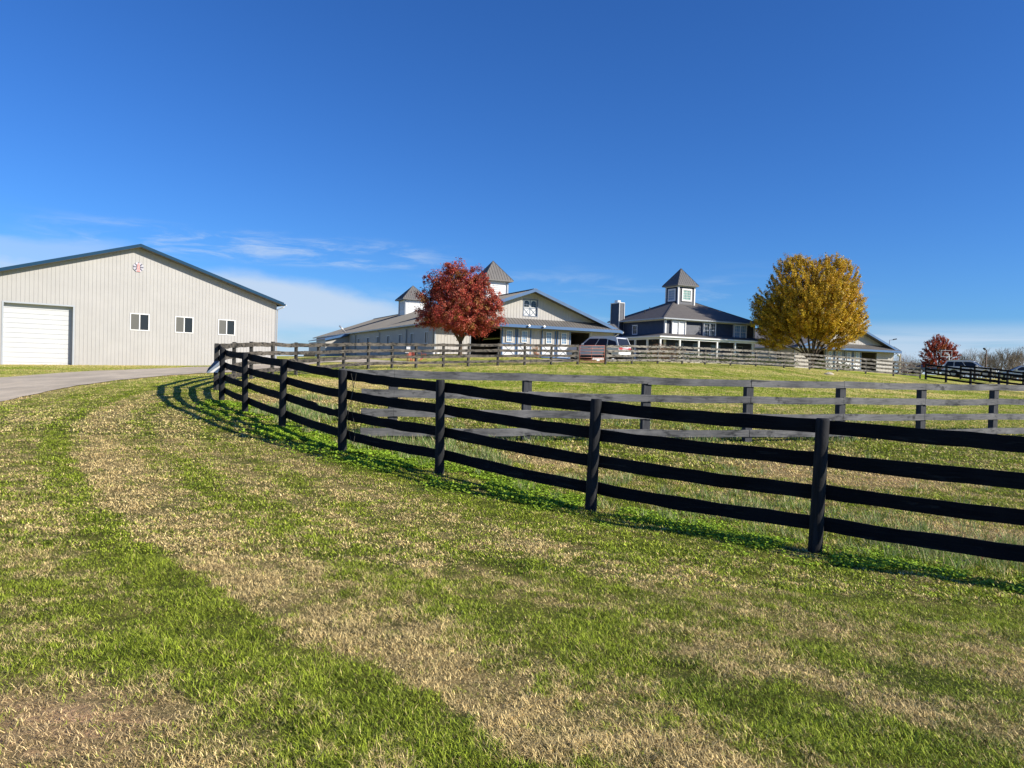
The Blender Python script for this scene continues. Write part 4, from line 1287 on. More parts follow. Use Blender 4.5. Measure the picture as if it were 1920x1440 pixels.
        x.build('cross_brace', M['brace_grey'], ld)
        for (l, rr) in ((a, mid - 0.03), (mid + 0.03, b)):
            g = MB(); n = 8; w = (rr - l) / 2 - 0.08; cxx = (l + rr) / 2; zb = zm + 0.1; zs = d - 0.08 - w
            pts = [(cxx - w, 0.085, zb), (cxx + w, 0.085, zb)] + [(cxx + w * math.cos(math.pi * k / n), 0.085, zs + w * math.sin(math.pi * k / n)) for k in range(n + 1)]
            g.prism(pts, (0, 0.012, 0)); g.build('pane', M['glass'], ld)
            br = MB(); pbox(br, P, cxx - 0.012, cxx + 0.012, 0.068, 0.084, zb, d - 0.1); 
            for q in (0.3, 0.6): pbox(br, P, cxx - w, cxx + w, 0.07, 0.084, zb + (d - zb) * q - 0.012, zb + (d - zb) * q + 0.012)
            br.build('glazing_bar', M['brace_grey'], ld)
    for (t, w, ro, z0, zb, zt2) in cupolas:
        cupola(root, cx, t, z0, zb, zt2, w, ro, 'white', 'roof')
    return root, P
b1_base = EYE + 1.04
barn1, P1 = horse_barn((-6.93, 66.0), b1_base, 18.6, 57.0, [(6.45, 7.85), (8.0, 9.4), (10.55, 12.0), (12.2, 13.6)], [(3.4, 6.36), (13.72, 15.8)],
      'long tan horse barn with blue trim behind the big red tree', [1.6, 6.0, 10.0, 14.4, 18.7, 23.2, 27.9], (8.62, 10.02, 3.93, 5.40),
      [(9.1, 2.35, 3.3, 5.6, 8.0, 10.1), (36.8, 2.9, 3.9, 5.4, 7.95, 9.95)])
# flood lamps on the pent fascia
for xs in (8.55, 10.1):
    m_ = MB(); m_.tube([(xs, -1.34, 2.86), (xs, -1.48, 2.92)], [0.05, 0.10], 8); m_.box(xs - 0.04, xs + 0.04, -1.36, -1.284, 2.80, 2.92)
    m_.build('flood_lamp', M['galv'], barn1)
# canopy on the side of the barn: blue fascia, lit end panel
cp_ = MB(); cp_.add([(-3.1, 33.5, 2.0), (-3.1, 46, 2.0), (-0.3, 46, 2.72), (-0.3, 33.5, 2.72), (-3.1, 33.5, 1.92), (-3.1, 46, 1.92), (-0.3, 46, 2.64), (-0.3, 33.5, 2.64)], [(0, 1, 2, 3), (7, 6, 5, 4), (0, 4, 5, 1), (1, 5, 6, 2), (2, 6, 7, 3), (3, 7, 4, 0)])
cpo = cp_.build('side_canopy', M['roof'], barn1)
MB().prism([(-3.15, 33.45, 1.80), (-0.1, 33.45, 2.55), (-0.1, 33.45, 2.85), (-3.15, 33.45, 2.08)], (0, 0.04, 0)).build('fascia', M['blue_trim'], cpo)
MB().prism([(-3.0, 33.9, -0.8), (-0.02, 33.9, -0.8), (-0.02, 33.9, 2.5), (-3.0, 33.9, 1.78)], (0, 0.1, 0)).build('end_panel', M['tan_rib'], cpo)
wl = MB(); wl.box(-3.0, -2.9, 34.0, 46.0, -0.8, 1.75); wl.build('outer_wall', M['tan_rib'], cpo)
pp = MB(); pp.tube([(0.55, 38.5, 3.1), (-0.35, 38.3, 4.0)], 0.11, 8); pp.build('flue_pipe', M['galv'], barn1, smooth=True)

b3_base = EYE + 1.04
barn3, P3 = horse_barn((45.0 - 0.906 * 9.3, 101 - 0.423 * 9.3), b3_base, 18.6, 40.0, [(5.4, 6.9), (7.1, 8.6), (8.95, 10.35), (10.55, 11.95)], [(2.6, 5.3), (12.2, 15.2)],
      'tan horse barn with blue trim half hidden behind the yellow tree', [2, 6.3, 10.6, 15], None, [])
sash('window', barn3, P3, 8.55, 9.25, 3.9, 5.3, 'white', 'glass', 1, 2, 0.12, 0.05, 0.0, 0.05)

# ---------------------------------------------------- navy house with tower
def house():
    base = EYE + 1.45
    C0 = Vector((17.2, 85.0, 0))
    root = empty('navy_house', (C0.x, C0.y, base), TH, 'two storey navy blue house with wrap porch, square roof tower and chimney', 'house')
    W, D = 13.2, 10.7
    ev = EYE + 6.25 - base
    z_low = 0.0
    P = lambda s, d, z: (s, d, z)
    Pl = lambda s, d, z: (d, D - s, z)
    Pr = lambda s, d, z: (W - d, s, z)
    Pb = lambda s, d, z: (W - s, D - d, z)
    def win_of(px0, px1, y0, y1):
        pass
    uz0, uz1 = ev - 1.95, ev - 0.30
    ups = [(0.8, 2.75), (5.3, 7.1), (9.85, 11.8)]
    wl = MB()
    for (PP, ln, holes) in ((P, W, [(a, b, uz0 - (0.3), uz1) for a, b in ups]), (Pl, D, [(4.2, 5.25, ev - 1.75, ev - 0.55)]), (Pr, D, []), (Pb, W, [])):
        e = 0.0 if PP in (P, Pb) else 0.15
        for a, b, za, zb, ta, tb in wall_pieces([e, ln - e], lambda s: ev, holes, -0.8):
            q = [PP(a, 0, za), PP(b, 0, zb), PP(b, 0, tb), PP(a, 0, ta)]; q2 = [PP(a, 0.148, za), PP(b, 0.148, zb), PP(b, 0.148, tb), PP(a, 0.148, ta)]
            wl.add(q + q2, [(0, 1, 2, 3), (7, 6, 5, 4), (0, 4, 5, 1), (1, 5, 6, 2), (2, 6, 7, 3), (3, 7, 4, 0)])
    wl.build('wall', M['navy_siding'], root)
    for i, (a, b) in enumerate(ups):
        m2 = (a + b) / 2
        gl = ('pane_white', 'glass', 'glass_blue')[i]
        P_ = P
        P = lambda s_, d, z, P_=P_: P_(s_, d - 0.16, z)
        s = MB(); pbox(s, P, a, a + 0.12, -0.10, 0.155, uz0 - 0.05, uz1 + 0.05); pbox(s, P, b - 0.12, b, -0.10, 0.155, uz0 - 0.05, uz1 + 0.05)
        pass
        pbox(s, P, a + 0.12, b - 0.12, -0.10, 0.10, uz1 - 0.06, uz1 + 0.05); pbox(s, P, m2 - 0.07, m2 + 0.07, -0.10, 0.10, uz0 - 0.3, uz1 - 0.06)
        pbox(s, P, a + 0.12, m2 - 0.07, -0.08, 0.10, uz0 - 0.3, uz0 - 0.05); pbox(s, P, m2 + 0.07, b - 0.12, -0.08, 0.10, uz0 - 0.3, uz0 - 0.05)
        so = s.build('window_surround', M['white'], root)
        Pw = lambda s_, d, z: (s_, d - 0.20, z)
        for (l, r) in ((a + 0.125, m2 - 0.075), (m2 + 0.075, b - 0.125)):
            f = MB()
            iw = r - l
            for k in range(1, 3 if i != 0 else 1): pbox(f, Pw, l + iw * k / 3 - 0.015, l + iw * k / 3 + 0.015, 0.0, 0.03, uz0 - 0.04, uz1 - 0.07)
            for k in range(1, 4): pbox(f, Pw, l, r, 0.002, 0.03, uz0 + (uz1 - uz0) * k / 4 - (0.03 if k == 2 else 0.012), uz0 + (uz1 - uz0) * k / 4 + (0.03 if k == 2 else 0.012))
            f.build('glazing_bar', M['white'], so)
            g = MB(); pbox(g, P, l - 0.01, r + 0.01, 0.0, 0.03, uz0 - 0.06, uz1 - 0.05); g.build('pane', M[gl], so)
        P = P_
    sash('window', root, Pl, 4.2, 5.25, ev - 1.75, ev - 0.55, 'white', 'glass', 2, 2, 0.12, 0.06, 0.03, 0.015)
    # shutter-like grey panel beside the corner, trims
    t = MB()
    t.box(-0.05, 0.16, -0.055, -0.002, -0.5, ev - 0.02); t.box(-0.055, -0.002, -0.05, 0.16, -0.5, ev - 0.02)
    t.box(W - 0.16, W + 0.05, -0.055, -0.002, -0.5, ev - 0.02); t.box(-0.055, -0.002, D - 0.16, D + 0.05, -0.5, ev - 0.02)
    t.box(0.16, W - 0.16, -0.04, -0.003, ev - 0.22, ev - 0.03); t.box(-0.04, -0.003, 0.16, D - 0.16, ev - 0.22, ev - 0.03)
    t.build('trim', M['white'], root)
    # hip roof
    oh = 0.55; rise = 0.50
    x0, x1, y0, y1 = -oh, W + oh, -oh, D + oh
    hw = (y1 - y0) / 2; zr = ev + hw * 0.46; ym = (y0 + y1) / 2
    A, B, Cc, Dd = (x0, y0, ev + 0.02), (x1, y0, ev + 0.02), (x1, y1, ev + 0.02), (x0, y1, ev + 0.02)
    Rl, Rr = (x0 + hw, ym, zr), (x1 - hw, ym, zr)
    r = MB()
    r.add([A, B, Cc, Dd, Rl, Rr] + [(p[0], p[1], p[2] - 0.06) for p in (A, B, Cc, Dd)], [(0, 1, 5, 4), (1, 2, 5), (2, 3, 4, 5), (3, 0, 4), (0, 6, 7, 1), (1, 7, 8, 2), (2, 8, 9, 3), (3, 9, 6, 0), (9, 8, 7, 6)])
    for a, b in ((A, Rl), (Dd, Rl), (B, Rr), (Cc, Rr), (Rl, Rr)): r.bar(a, b, 0.22, 0.05)
    roof = r.build('roof', M['shingle'], root)
    g = MB(); g.box(x0 - 0.12, x1 + 0.12, y0 - 0.12, y0 - 0.002, ev - 0.14, ev + 0.0); g.box(x0 - 0.12, x0 - 0.002, y0, y1, ev - 0.14, ev + 0.0)
    g.build('gutter', M['silver'], root)
    v = MB(); v.tube([(1.2, 5.8, ev + 0.9), (1.2, 5.8, ev + 1.35)], 0.06, 8); v.tube([(2.2, 6.2, ev + 1.4), (2.2, 6.2, ev + 1.75)], 0.05, 8)
    v.build('roof_vent', M['track'], root)
    # tower
    tx, ty = W / 2 - 0.55, ym
    zb = EYE + 10.75 - base; zt = EYE + 12.95 - base
    cupola(root, tx, ty, ev + 1.0, zb, zt, 2.4, 3.2, 'navy_siding', 'roof_dark', window=True, louver=False)
    # chimney on the left wall
    c = MB(); cz = EYE + 8.45 - base
    c.box(-0.68, -0.003, D - 2.2, D - 0.3, -0.8, cz); ch = c.build('chimney', M['navy_siding'], root)
    ct = MB()
    for (a, b) in ((-0.71, D - 2.23), (-0.71, D - 0.27), (0.03, D - 2.23)):
        ct.box(a - 0.03, a + 0.03, b - 0.03, b + 0.03, 1.0, cz - 0.001)
    ct.box(-0.75, 0.05, D - 2.27, D - 0.23, cz, cz + 0.10); ct.build('trim', M['white'], ch)
    MB().box(-0.58, -0.12, D - 1.6, D - 0.9, cz + 0.1, cz + 0.42).build('flue', M['galv'], ch)
    # porch wrapping the front and the left side
    pd = 2.2; pz = EYE + 4.05 - base; px1 = W + 0.6
    zi = pz + 0.48
    pr = MB()
    a, b = (-pd - 0.25, -pd - 0.25, pz), (px1, -pd - 0.25, pz)
    pr.add([a, b, (px1, -0.003, zi), (-0.003, -0.003, zi), (-0.003, D - 2.3, zi), (-pd - 0.25, D - 2.3, pz)], [(0, 1, 2, 3), (0, 3, 4, 5)])
    pr.add([(-pd - 0.25, -pd - 0.25, pz - 0.05), (px1, -pd - 0.25, pz - 0.05), (px1, -0.004, pz - 0.05), (-0.004, -0.004, pz - 0.05), (-0.004, D - 2.3, pz - 0.05), (-pd - 0.25, D - 2.3, pz - 0.05)], [(0, 1, 2, 3), (0, 3, 4, 5)])
    pr.add([(px1, -pd - 0.25, pz - 0.05), (px1, -pd - 0.25, pz), (px1, -0.004, zi), (px1, -0.004, pz - 0.05)], [(0, 1, 2, 3)])
    pr.bar(a, (-0.003, -0.003, zi), 0.18, 0.05)
    po = pr.build('porch_roof', M['shingle'], root, fix=False)
    fz = MB()
    fz.box(-pd - 0.28, px1, -pd - 0.29, -pd - 0.252, pz - 0.14, pz + 0.02); fz.box(-pd - 0.29, -pd - 0.252, -pd - 0.252, D - 2.3, pz - 0.14, pz + 0.02)
    fz.box(-pd - 0.02, px1 - 0.1, -pd - 0.08, -pd + 0.08, pz - 0.34, pz - 0.055); fz.box(-pd - 0.08, -pd + 0.08, -pd + 0.08, D - 2.4, pz - 0.34, pz - 0.055)
    fz.build('fascia', M['white'], po)
    xs = [-pd + i * (px1 - 0.25 + pd) / 6.0 for i in range(7)]
    for x in xs:
        MB().box(x - 0.09, x + 0.09, -pd - 0.09, -pd + 0.09, 0.05, pz - 0.345).build('column', M['white'], root)
    for y in (-pd + 2.4, -pd + 4.8, -pd + 7.4):
        MB().box(-pd - 0.09, -pd + 0.09, y - 0.09, y + 0.09, 0.05, pz - 0.345).build('column', M['white'], root)
    fl = MB(); fl.box(-pd - 0.2, px1, -pd - 0.2, -0.01, -0.8, 0.05); fl.box(-pd - 0.2, -0.01, -0.009, D - 2.3, -0.8, 0.05); fl.build('porch_floor', M['concrete'], root)
    rl = MB()
    rl.box(-pd + 0.1, px1 - 0.3, -pd - 0.03, -pd + 0.03, 0.78, 0.84); rl.box(-pd + 0.1, px1 - 0.3, -pd - 0.02, -pd + 0.02, 0.18, 0.22)
    n = int((px1 + pd) / 0.28)
    for i in range(n):
        x = -pd + 0.2 + i * 0.28; rl.box(x - 0.012, x + 0.012, -pd - 0.012, -pd + 0.012, 0.22, 0.78)
    rl.build('railing', M['brace_grey'], root)
    # ground floor doors and windows in the porch shade
    for (a, b, z0, z1) in ((1.5, 2.6, 0.9, 2.05), (4.0, 4.9, 0.1, 2.1), (6.6, 8.0, 0.9, 2.05), (10.0, 11.4, 0.9, 2.05)):
        f = MB(); pbox(f, P, a, b, -0.05, -0.004, z0, z1); fo = f.build('window', M['brace_grey'], root)
        g = MB(); pbox(g, P, a + 0.1, b - 0.1, -0.06, -0.051, z0 + 0.1, z1 - 0.1); g.build('pane', M['glass'], fo)
SH = NT('grey shingles')
sf = SH.noise(3.0, 5, 0.6, (0.5, 0.5, 8)); sc_ = SH.noise(14, 3, 0.6)
shc = SH.ramp(sf, [(0.3, (0.095, 0.088, 0.086)), (0.7, (0.145, 0.135, 0.13))])
shc = SH.mix(1.0, shc, SH.ramp(sc_, [(0.3, (0.8, 0.8, 0.8)), (0.7, (1.15, 1.15, 1.15))]), 'MULTIPLY')
SH.col(shc); SH.rough(0.85, 0.2); M['shingle'] = SH.mat
house()
# ------------------------------------------------------------------ trees
def leaf_mat(name, trans=0.30, rough=0.5):
    t = NT(name)
    at = t.n('ShaderNodeVertexColor'); at.layer_name = 'Col'
    t.col(at.outputs[0]); t.rough(rough, 0.3)
    tr = t.n('ShaderNodeBsdfTranslucent'); t.l(at.outputs[0], tr.inputs[0])
    ms = t.n('ShaderNodeMixShader'); ms.inputs[0].default_value = trans
    t.l(t.bsdf.outputs[0], ms.inputs[1]); t.l(tr.outputs[0], ms.inputs[2])
    t.l(ms.outputs[0], t.t.nodes['Material Output'].inputs[0])
    return t.mat
LM = leaf_mat('autumn leaves')

def crown(root, lobes, n_cl, per, cl_r, leaf, pal, palw, seed, radial=0.0, origin=Vector((0, 0, 1)), sheen=0.12, name='crown', fill=0.35):
    r = np.random.default_rng(seed)
    lob = np.array([(x, y, z, a, b, c) for x, y, z, a, b, c in lobes])
    vol = lob[:, 3] * lob[:, 4] * lob[:, 5]
    pick = r.choice(len(lob), n_cl, p=(vol ** 0.8) / (vol ** 0.8).sum())
    d = r.normal(size=(n_cl, 3)); d /= np.linalg.norm(d, axis=1)[:, None]
    rad = np.where(r.random(n_cl) < fill, r.uniform(0.25, 0.85, n_cl), r.uniform(0.82, 1.06, n_cl))
    ctr = lob[pick, :3] + d * rad[:, None] * lob[pick, 3:6]
    ctr += r.normal(0, 0.12, ctr.shape) * cl_r
    o = np.array(origin)
    n = n_cl * per
    cr = cl_r * r.uniform(0.55, 1.35, n_cl)
    off = r.normal(0, 0.45, (n, 3)) * np.repeat(cr, per)[:, None]
    if radial:
        ax = ctr - o; ax /= np.linalg.norm(ax, axis=1)[:, None]
        axr = np.repeat(ax, per, 0)
        t = r.uniform(-0.6, 1.5, n)[:, None] * np.repeat(cr, per)[:, None] * radial
        off = off * 0.40 + axr * t
    p = np.repeat(ctr, per, 0) + off
    nr = r.normal(size=(n, 3)); nr += np.repeat(d, per, 0) * 0.9 + np.array((0, 0, 0.5)); nr /= np.linalg.norm(nr, axis=1)[:, None]
    u = np.cross(nr, r.normal(size=(n, 3))); u /= np.linalg.norm(u, axis=1)[:, None]
    v = np.cross(nr, u)
    L = leaf * r.uniform(0.6, 1.4, n)[:, None]; W = L * r.uniform(0.45, 0.75, n)[:, None]
    V = np.stack([p - u * L * 0.5, p + v * W * 0.5, p + u * L * 0.5, p - v * W * 0.5], 1).reshape(-1, 3)
    F = np.arange(n * 4).reshape(n, 4)
    pal = np.array(pal)
    pc = r.choice(len(pal), n_cl, p=palw)
    ci = np.repeat(pal[pc], per, 0)
    lc = pal[r.choice(len(pal), n, p=palw)]
    c = (ci * 0.6 + lc * 0.4) * r.uniform(0.65, 1.35, n)[:, None]
    me = fast_mesh(name, V, F, LM, np.repeat(c, 4, 0))
    ob = bpy.data.objects.new(name, me); COL.objects.link(ob); ob.parent = root
    return ob

def limb_pts(a, b, sag=0.0, wob=0.1, n=6):
    a = Vector(a); b = Vector(b); L = (b - a).length; pts = []
    for i in range(n + 1):
        f = i / n
        p = a.lerp(b, f)
        p += Vector((random.uniform(-1, 1), random.uniform(-1, 1), random.uniform(-0.5, 0.5))) * wob * L * 0.12 * (1 if 0 < i < n else 0)
        p.z += sag * math.sin(math.pi * f)
        pts.append(p)
    return pts

def tree_at(name, px, py_base, Y, label, unit, cx_px, lobes_px, trunk, stems, n_cl, per, cl_r, leaf, pal, palw, seed, radial=0.0, depth=0.9, fill=0.35, bark='bark', sheen=0.1):
    X = (px - 960) / FPX * Y
    base = Vector((X, Y, gz(X, Y)))
    root = empty(name, base, 0, label, 'tree')
    lobes = []
    for i, (lx, ly, rx, ry) in enumerate(lobes_px):
        random.seed(seed * 31 + i)
        q = pix(lx, ly, Y)
        dy = random.uniform(-1, 1) * rx * unit * 0.35
        lobes.append((q.x - base.x, dy, q.z - base.z, rx * unit, rx * unit * depth, ry * unit))
    crown(root, lobes, n_cl, per, cl_r, leaf, pal, palw, seed, radial, Vector((0, 0, 1.2)), sheen, fill=fill)
    mb = MB()
    h, r0 = trunk
    mb.tube([(0, 0, -0.3), (0.0, 0, 0.05), (0.03, 0, h * 0.6), (0.0, 0.02, h)], [r0 * 1.5, r0 * 1.25, r0, r0 * 0.95], 10)
    k = 0
    for lb in lobes:
        if k >= stems: break
        k += 1
        tgt = Vector((lb[0], lb[1], lb[2] + lb[5] * 0.3))
        st = Vector((0.04 * math.cos(k * 2.1), 0.04 * math.sin(k * 2.1), h * random.uniform(0.55, 1.0)))
        mid = Vector((tgt.x * 0.35, tgt.y * 0.35, st.z + (tgt.z - st.z) * 0.5))
        pts = [st] + [st.lerp(mid, 0.5) + Vector((random.uniform(-.05, .05), random.uniform(-.05, .05), 0)), mid] + limb_pts(mid, tgt, n=4)[1:]
        mb.tube(pts, [r0 * 0.62, r0 * 0.52, r0 * 0.42] + [r0 * 0.33, r0 * 0.22, r0 * 0.13, r0 * 0.06], 7)
        for j in range(4):
            f = random.uniform(0.3, 0.9)
            s0 = mid.lerp(tgt, f)
            e = s0 + Vector((random.uniform(-1, 1) * lb[3], random.uniform(-1, 1) * lb[3], random.uniform(0.0, 1.0) * lb[5])) * 0.7
            mb.tube(limb_pts(s0, e, n=3), [r0 * 0.14, r0 * 0.10, r0 * 0.06, r0 * 0.03], 5)
    mb.build('trunk', M[bark], root, smooth=True)
    return root

RED = [(0.46, 0.070, 0.050), (0.29, 0.042, 0.033), (0.60, 0.19, 0.12), (0.17, 0.045, 0.025), (0.30, 0.19, 0.04)]
tree_at('red_maple_tree', 861, 664, 60.5, 'rounded red maple tree with a short forked trunk before the near barn', 60.5 / FPX, 863,
        [(858, 545, 42, 38), (812, 552, 22, 28), (900, 558, 28, 32), (812, 592, 30, 20), (912, 590, 32, 26), (862, 592, 52, 30), (880, 612, 38, 18), (852, 506, 19, 17),
         (888, 520, 22, 18), (828, 526, 20, 16), (803, 522, 9, 9), (906, 527, 11, 10), (928, 560, 12, 14), (858, 494, 9, 7), (846, 499, 8, 6), (790, 560, 9, 12), (938, 600, 10, 9), (786, 606, 8, 7), (924, 575, 16, 20), (838, 606, 26, 12), (905, 612, 22, 15), (799, 598, 17, 10), (858, 565, 58, 45)],
        (1.35, 0.15), 9, 1300, 66, 0.30, 0.12, RED, [0.34, 0.24, 0.18, 0.14, 0.10], 5, fill=0.30)
YEL = [(0.64, 0.43, 0.030), (0.43, 0.29, 0.025), (0.80, 0.59, 0.055), (0.22, 0.165, 0.025), (0.52, 0.27, 0.025)]
tree_at('yellow_tree', 1520, 688, 87.0, 'large spreading yellow autumn tree with several trunks behind the bleached fence', 87.0 / FPX, 1518,
        [(1490, 530, 46, 44), (1555, 530, 48, 42), (1520, 570, 72, 58), (1450, 578, 36, 40), (1588, 575, 32, 48), (1436, 606, 26, 22), (1598, 608, 28, 26), (1470, 616, 44, 30),
         (1562, 620, 46, 28), (1566, 645, 28, 13), (1458, 642, 28, 14), (1428, 588, 18, 26), (1610, 600, 16, 14), (1520, 588, 78, 46), (1494, 500, 26, 16), (1560, 500, 30, 16)],
        (0.9, 0.22), 11, 3900, 66, 0.46, 0.145, YEL, [0.30, 0.24, 0.14, 0.20, 0.12], 9, radial=0.75, fill=0.38)
RED2 = [(0.32, 0.055, 0.04), (0.22, 0.035, 0.03), (0.52, 0.19, 0.05), (0.42, 0.10, 0.05)]
tree_at('small_red_tree', 1758, 694, 94.0, 'small dark red tree at the far right behind the basketball hoop', 94 / FPX, 1758,
        [(1757, 655, 22, 18), (1740, 668, 14, 12), (1776, 664, 16, 14), (1760, 640, 12, 9), (1786, 664, 8, 7), (1745, 650, 10, 10), (1770, 648, 9, 10), (1765, 680, 20, 8), (1742, 682, 14, 7)],
        (0.6, 0.10), 7, 420, 44, 0.30, 0.14, RED2, [0.4, 0.3, 0.12, 0.18], 13, radial=0.9, fill=0.3)

# leafless trees: branching skeletons
def bare_tree_mesh(seed, h, mat, spread=0.5, depth=5, r0=0.16):
    rr = random.Random(seed); mb = MB()
    def grow(p, d, L, r, k):
        q = p + d * L * 0.5 + Vector((rr.uniform(-1, 1), rr.uniform(-1, 1), 0)) * L * 0.05
        e = q + (d + Vector((rr.uniform(-1, 1), rr.uniform(-1, 1), 0.2)) * 0.12).normalized() * L * 0.5
        mb.tube([p, q, e], [r, r * 0.85, r * 0.68], 5 if k < 2 else 3, caps=False)
        if k >= depth: return
        n = 3 if k < 4 else 2
        for i in range(n):
            a = rr.uniform(0, 2 * math.pi); s = spread * rr.uniform(0.5, 1.1)
            nd = (d + Vector((math.cos(a) * s, math.sin(a) * s, 0.18))).normalized()
            st = e if i < 2 else q
            grow(st, nd, L * rr.uniform(0.62, 0.84), r * (0.62 if i else 0.68), k + 1)
    grow(Vector((0, 0, -0.2)), Vector((rr.uniform(-.05, .05), rr.uniform(-.05, .05), 1)), h * 0.26, r0, 0)
    return mb
bare_protos = []
for s in range(4):
    mb = bare_tree_mesh(40 + s, 9.0, None, spread=0.55, depth=6, r0=0.15)
    root = empty('bare_tree', (0, 0, 0), 0, 'leafless grey tree in the far row beyond the parked cars at the right', 'tree', 'leafless trees beyond the parked cars')
    o = mb.build('branches', M['bark_pale'], root, fix=False)
    bare_protos.append((root, o))
bare_h = [max(v.co.z for v in o.data.vertices) for _, o in bare_protos]
spots = []
rb = random.Random(3)
for px, ytop, Y in [(1806, 656, 175), (1822, 650, 190), (1836, 654, 170), (1852, 658, 200), (1868, 655, 180), (1880, 650, 165), (1893, 647, 150), (1903, 652, 175), (1914, 645, 150),
                    (1926, 648, 160), (1942, 646, 155), (1965, 650, 170), (1812, 662, 210), (1845, 650, 215), (1873, 664, 215), (1897, 655, 205), (1715, 668, 230), (1704, 672, 240), (1694, 670, 220), (1728, 672, 235),
                    (1788, 663, 200), (1798, 660, 220), (1888, 660, 225), (1908, 658, 235), (1920, 655, 220), (1830, 660, 230), (1859, 662, 235)]:
    spots.append((px, ytop, Y))
for i, (px, yt, Y) in enumerate(spots):
    q = pix(px, yt, Y); x = q.x; z0 = gz(x, Y)
    h = max(4.0, q.z - z0)
    src, so = bare_protos[i % 4]
    if i < 4: r_, b_ = src, so
    else:
        r_ = src.copy(); COL.objects.link(r_); b_ = so.copy(); COL.objects.link(b_); b_.parent = r_
    r_.location = (x, Y, z0); r_.rotation_euler = (0, 0, rb.uniform(0, 6.28))
    s = h / bare_h[i % 4]
    r_.scale = (s * rb.uniform(0.85, 1.15), s * rb.uniform(0.85, 1.15), s)

# low bushes: by the house porch, and the brown shrub right of the far barn
def bush(name, px, py, Y, w, h, pal, label, group=None, n=70, leaf=0.14, seed=1):
    X = (px - 960) / FPX * Y
    z = gz(X, Y)
    root = empty(name, (X, Y, z), 0, label, 'bush', group)
    lobes = [(random.uniform(-.3, .3) * w, random.uniform(-.2, .2) * w, h * random.uniform(0.4, 0.6), w * 0.42, w * 0.35, h * 0.45) for _ in range(4)]
    crown(root, lobes, n, 16, 0.18 * max(w, 0.8), leaf, pal, [1.0 / len(pal)] * len(pal), seed, name='foliage')
    mb = MB()
    for k in range(6):
        a = k * 1.05; mb.tube([(0.05 * math.cos(a), 0.05 * math.sin(a), -0.05), (0.3 * w * math.cos(a), 0.3 * w * math.sin(a), h * 0.7)], [0.025, 0.008], 5)
    mb.build('stems', M['bark'], root)
    return root
HY = [(0.30, 0.17, 0.12), (0.22, 0.13, 0.09), (0.14, 0.15, 0.05)]
GR = [(0.06, 0.11, 0.03), (0.10, 0.14, 0.04), (0.16, 0.14, 0.07)]
bush('hydrangea_bush', 1230, 660, 77, 2.2, 1.7, HY, 'brown faded hydrangea bush left of the porch corner of the navy house', 'faded bushes before the porch', 110, seed=21)
bush('hydrangea_bush', 1254, 660, 78, 2.4, 1.6, HY, 'brown faded hydrangea bush at the porch corner of the navy house', 'faded bushes before the porch', 110, seed=22)
for i, px in enumerate((1205, 1290, 1318, 1347, 1378, 1405, 1440, 1476, 1545, 1580)):
    where = ['left of the brown hydrangeas', 'below the third porch column', 'below the fourth porch column', 'below the middle of the porch', 'right of the middle of the porch', 'at the right end of the porch', 'left of the yellow tree', 'beside the trunk of the yellow tree', 'right of the yellow tree trunk', 'before the doors of the far barn'][i]
    bush('garden_shrub', px, 680, 74 + i * 1.1, 2.0, 0.75 + 0.2 * (i % 3), GR, 'low green garden shrub behind the bleached fence, ' + where, 'low shrubs behind the bleached fence', 60, 0.12, seed=30 + i)
bush('brown_shrub', 1694, 690, 112, 3.6, 3.2, [(0.16, 0.09, 0.06), (0.22, 0.14, 0.09)], 'bare brown shrub behind the right end of the far barn', None, 260, 0.09, seed=51)
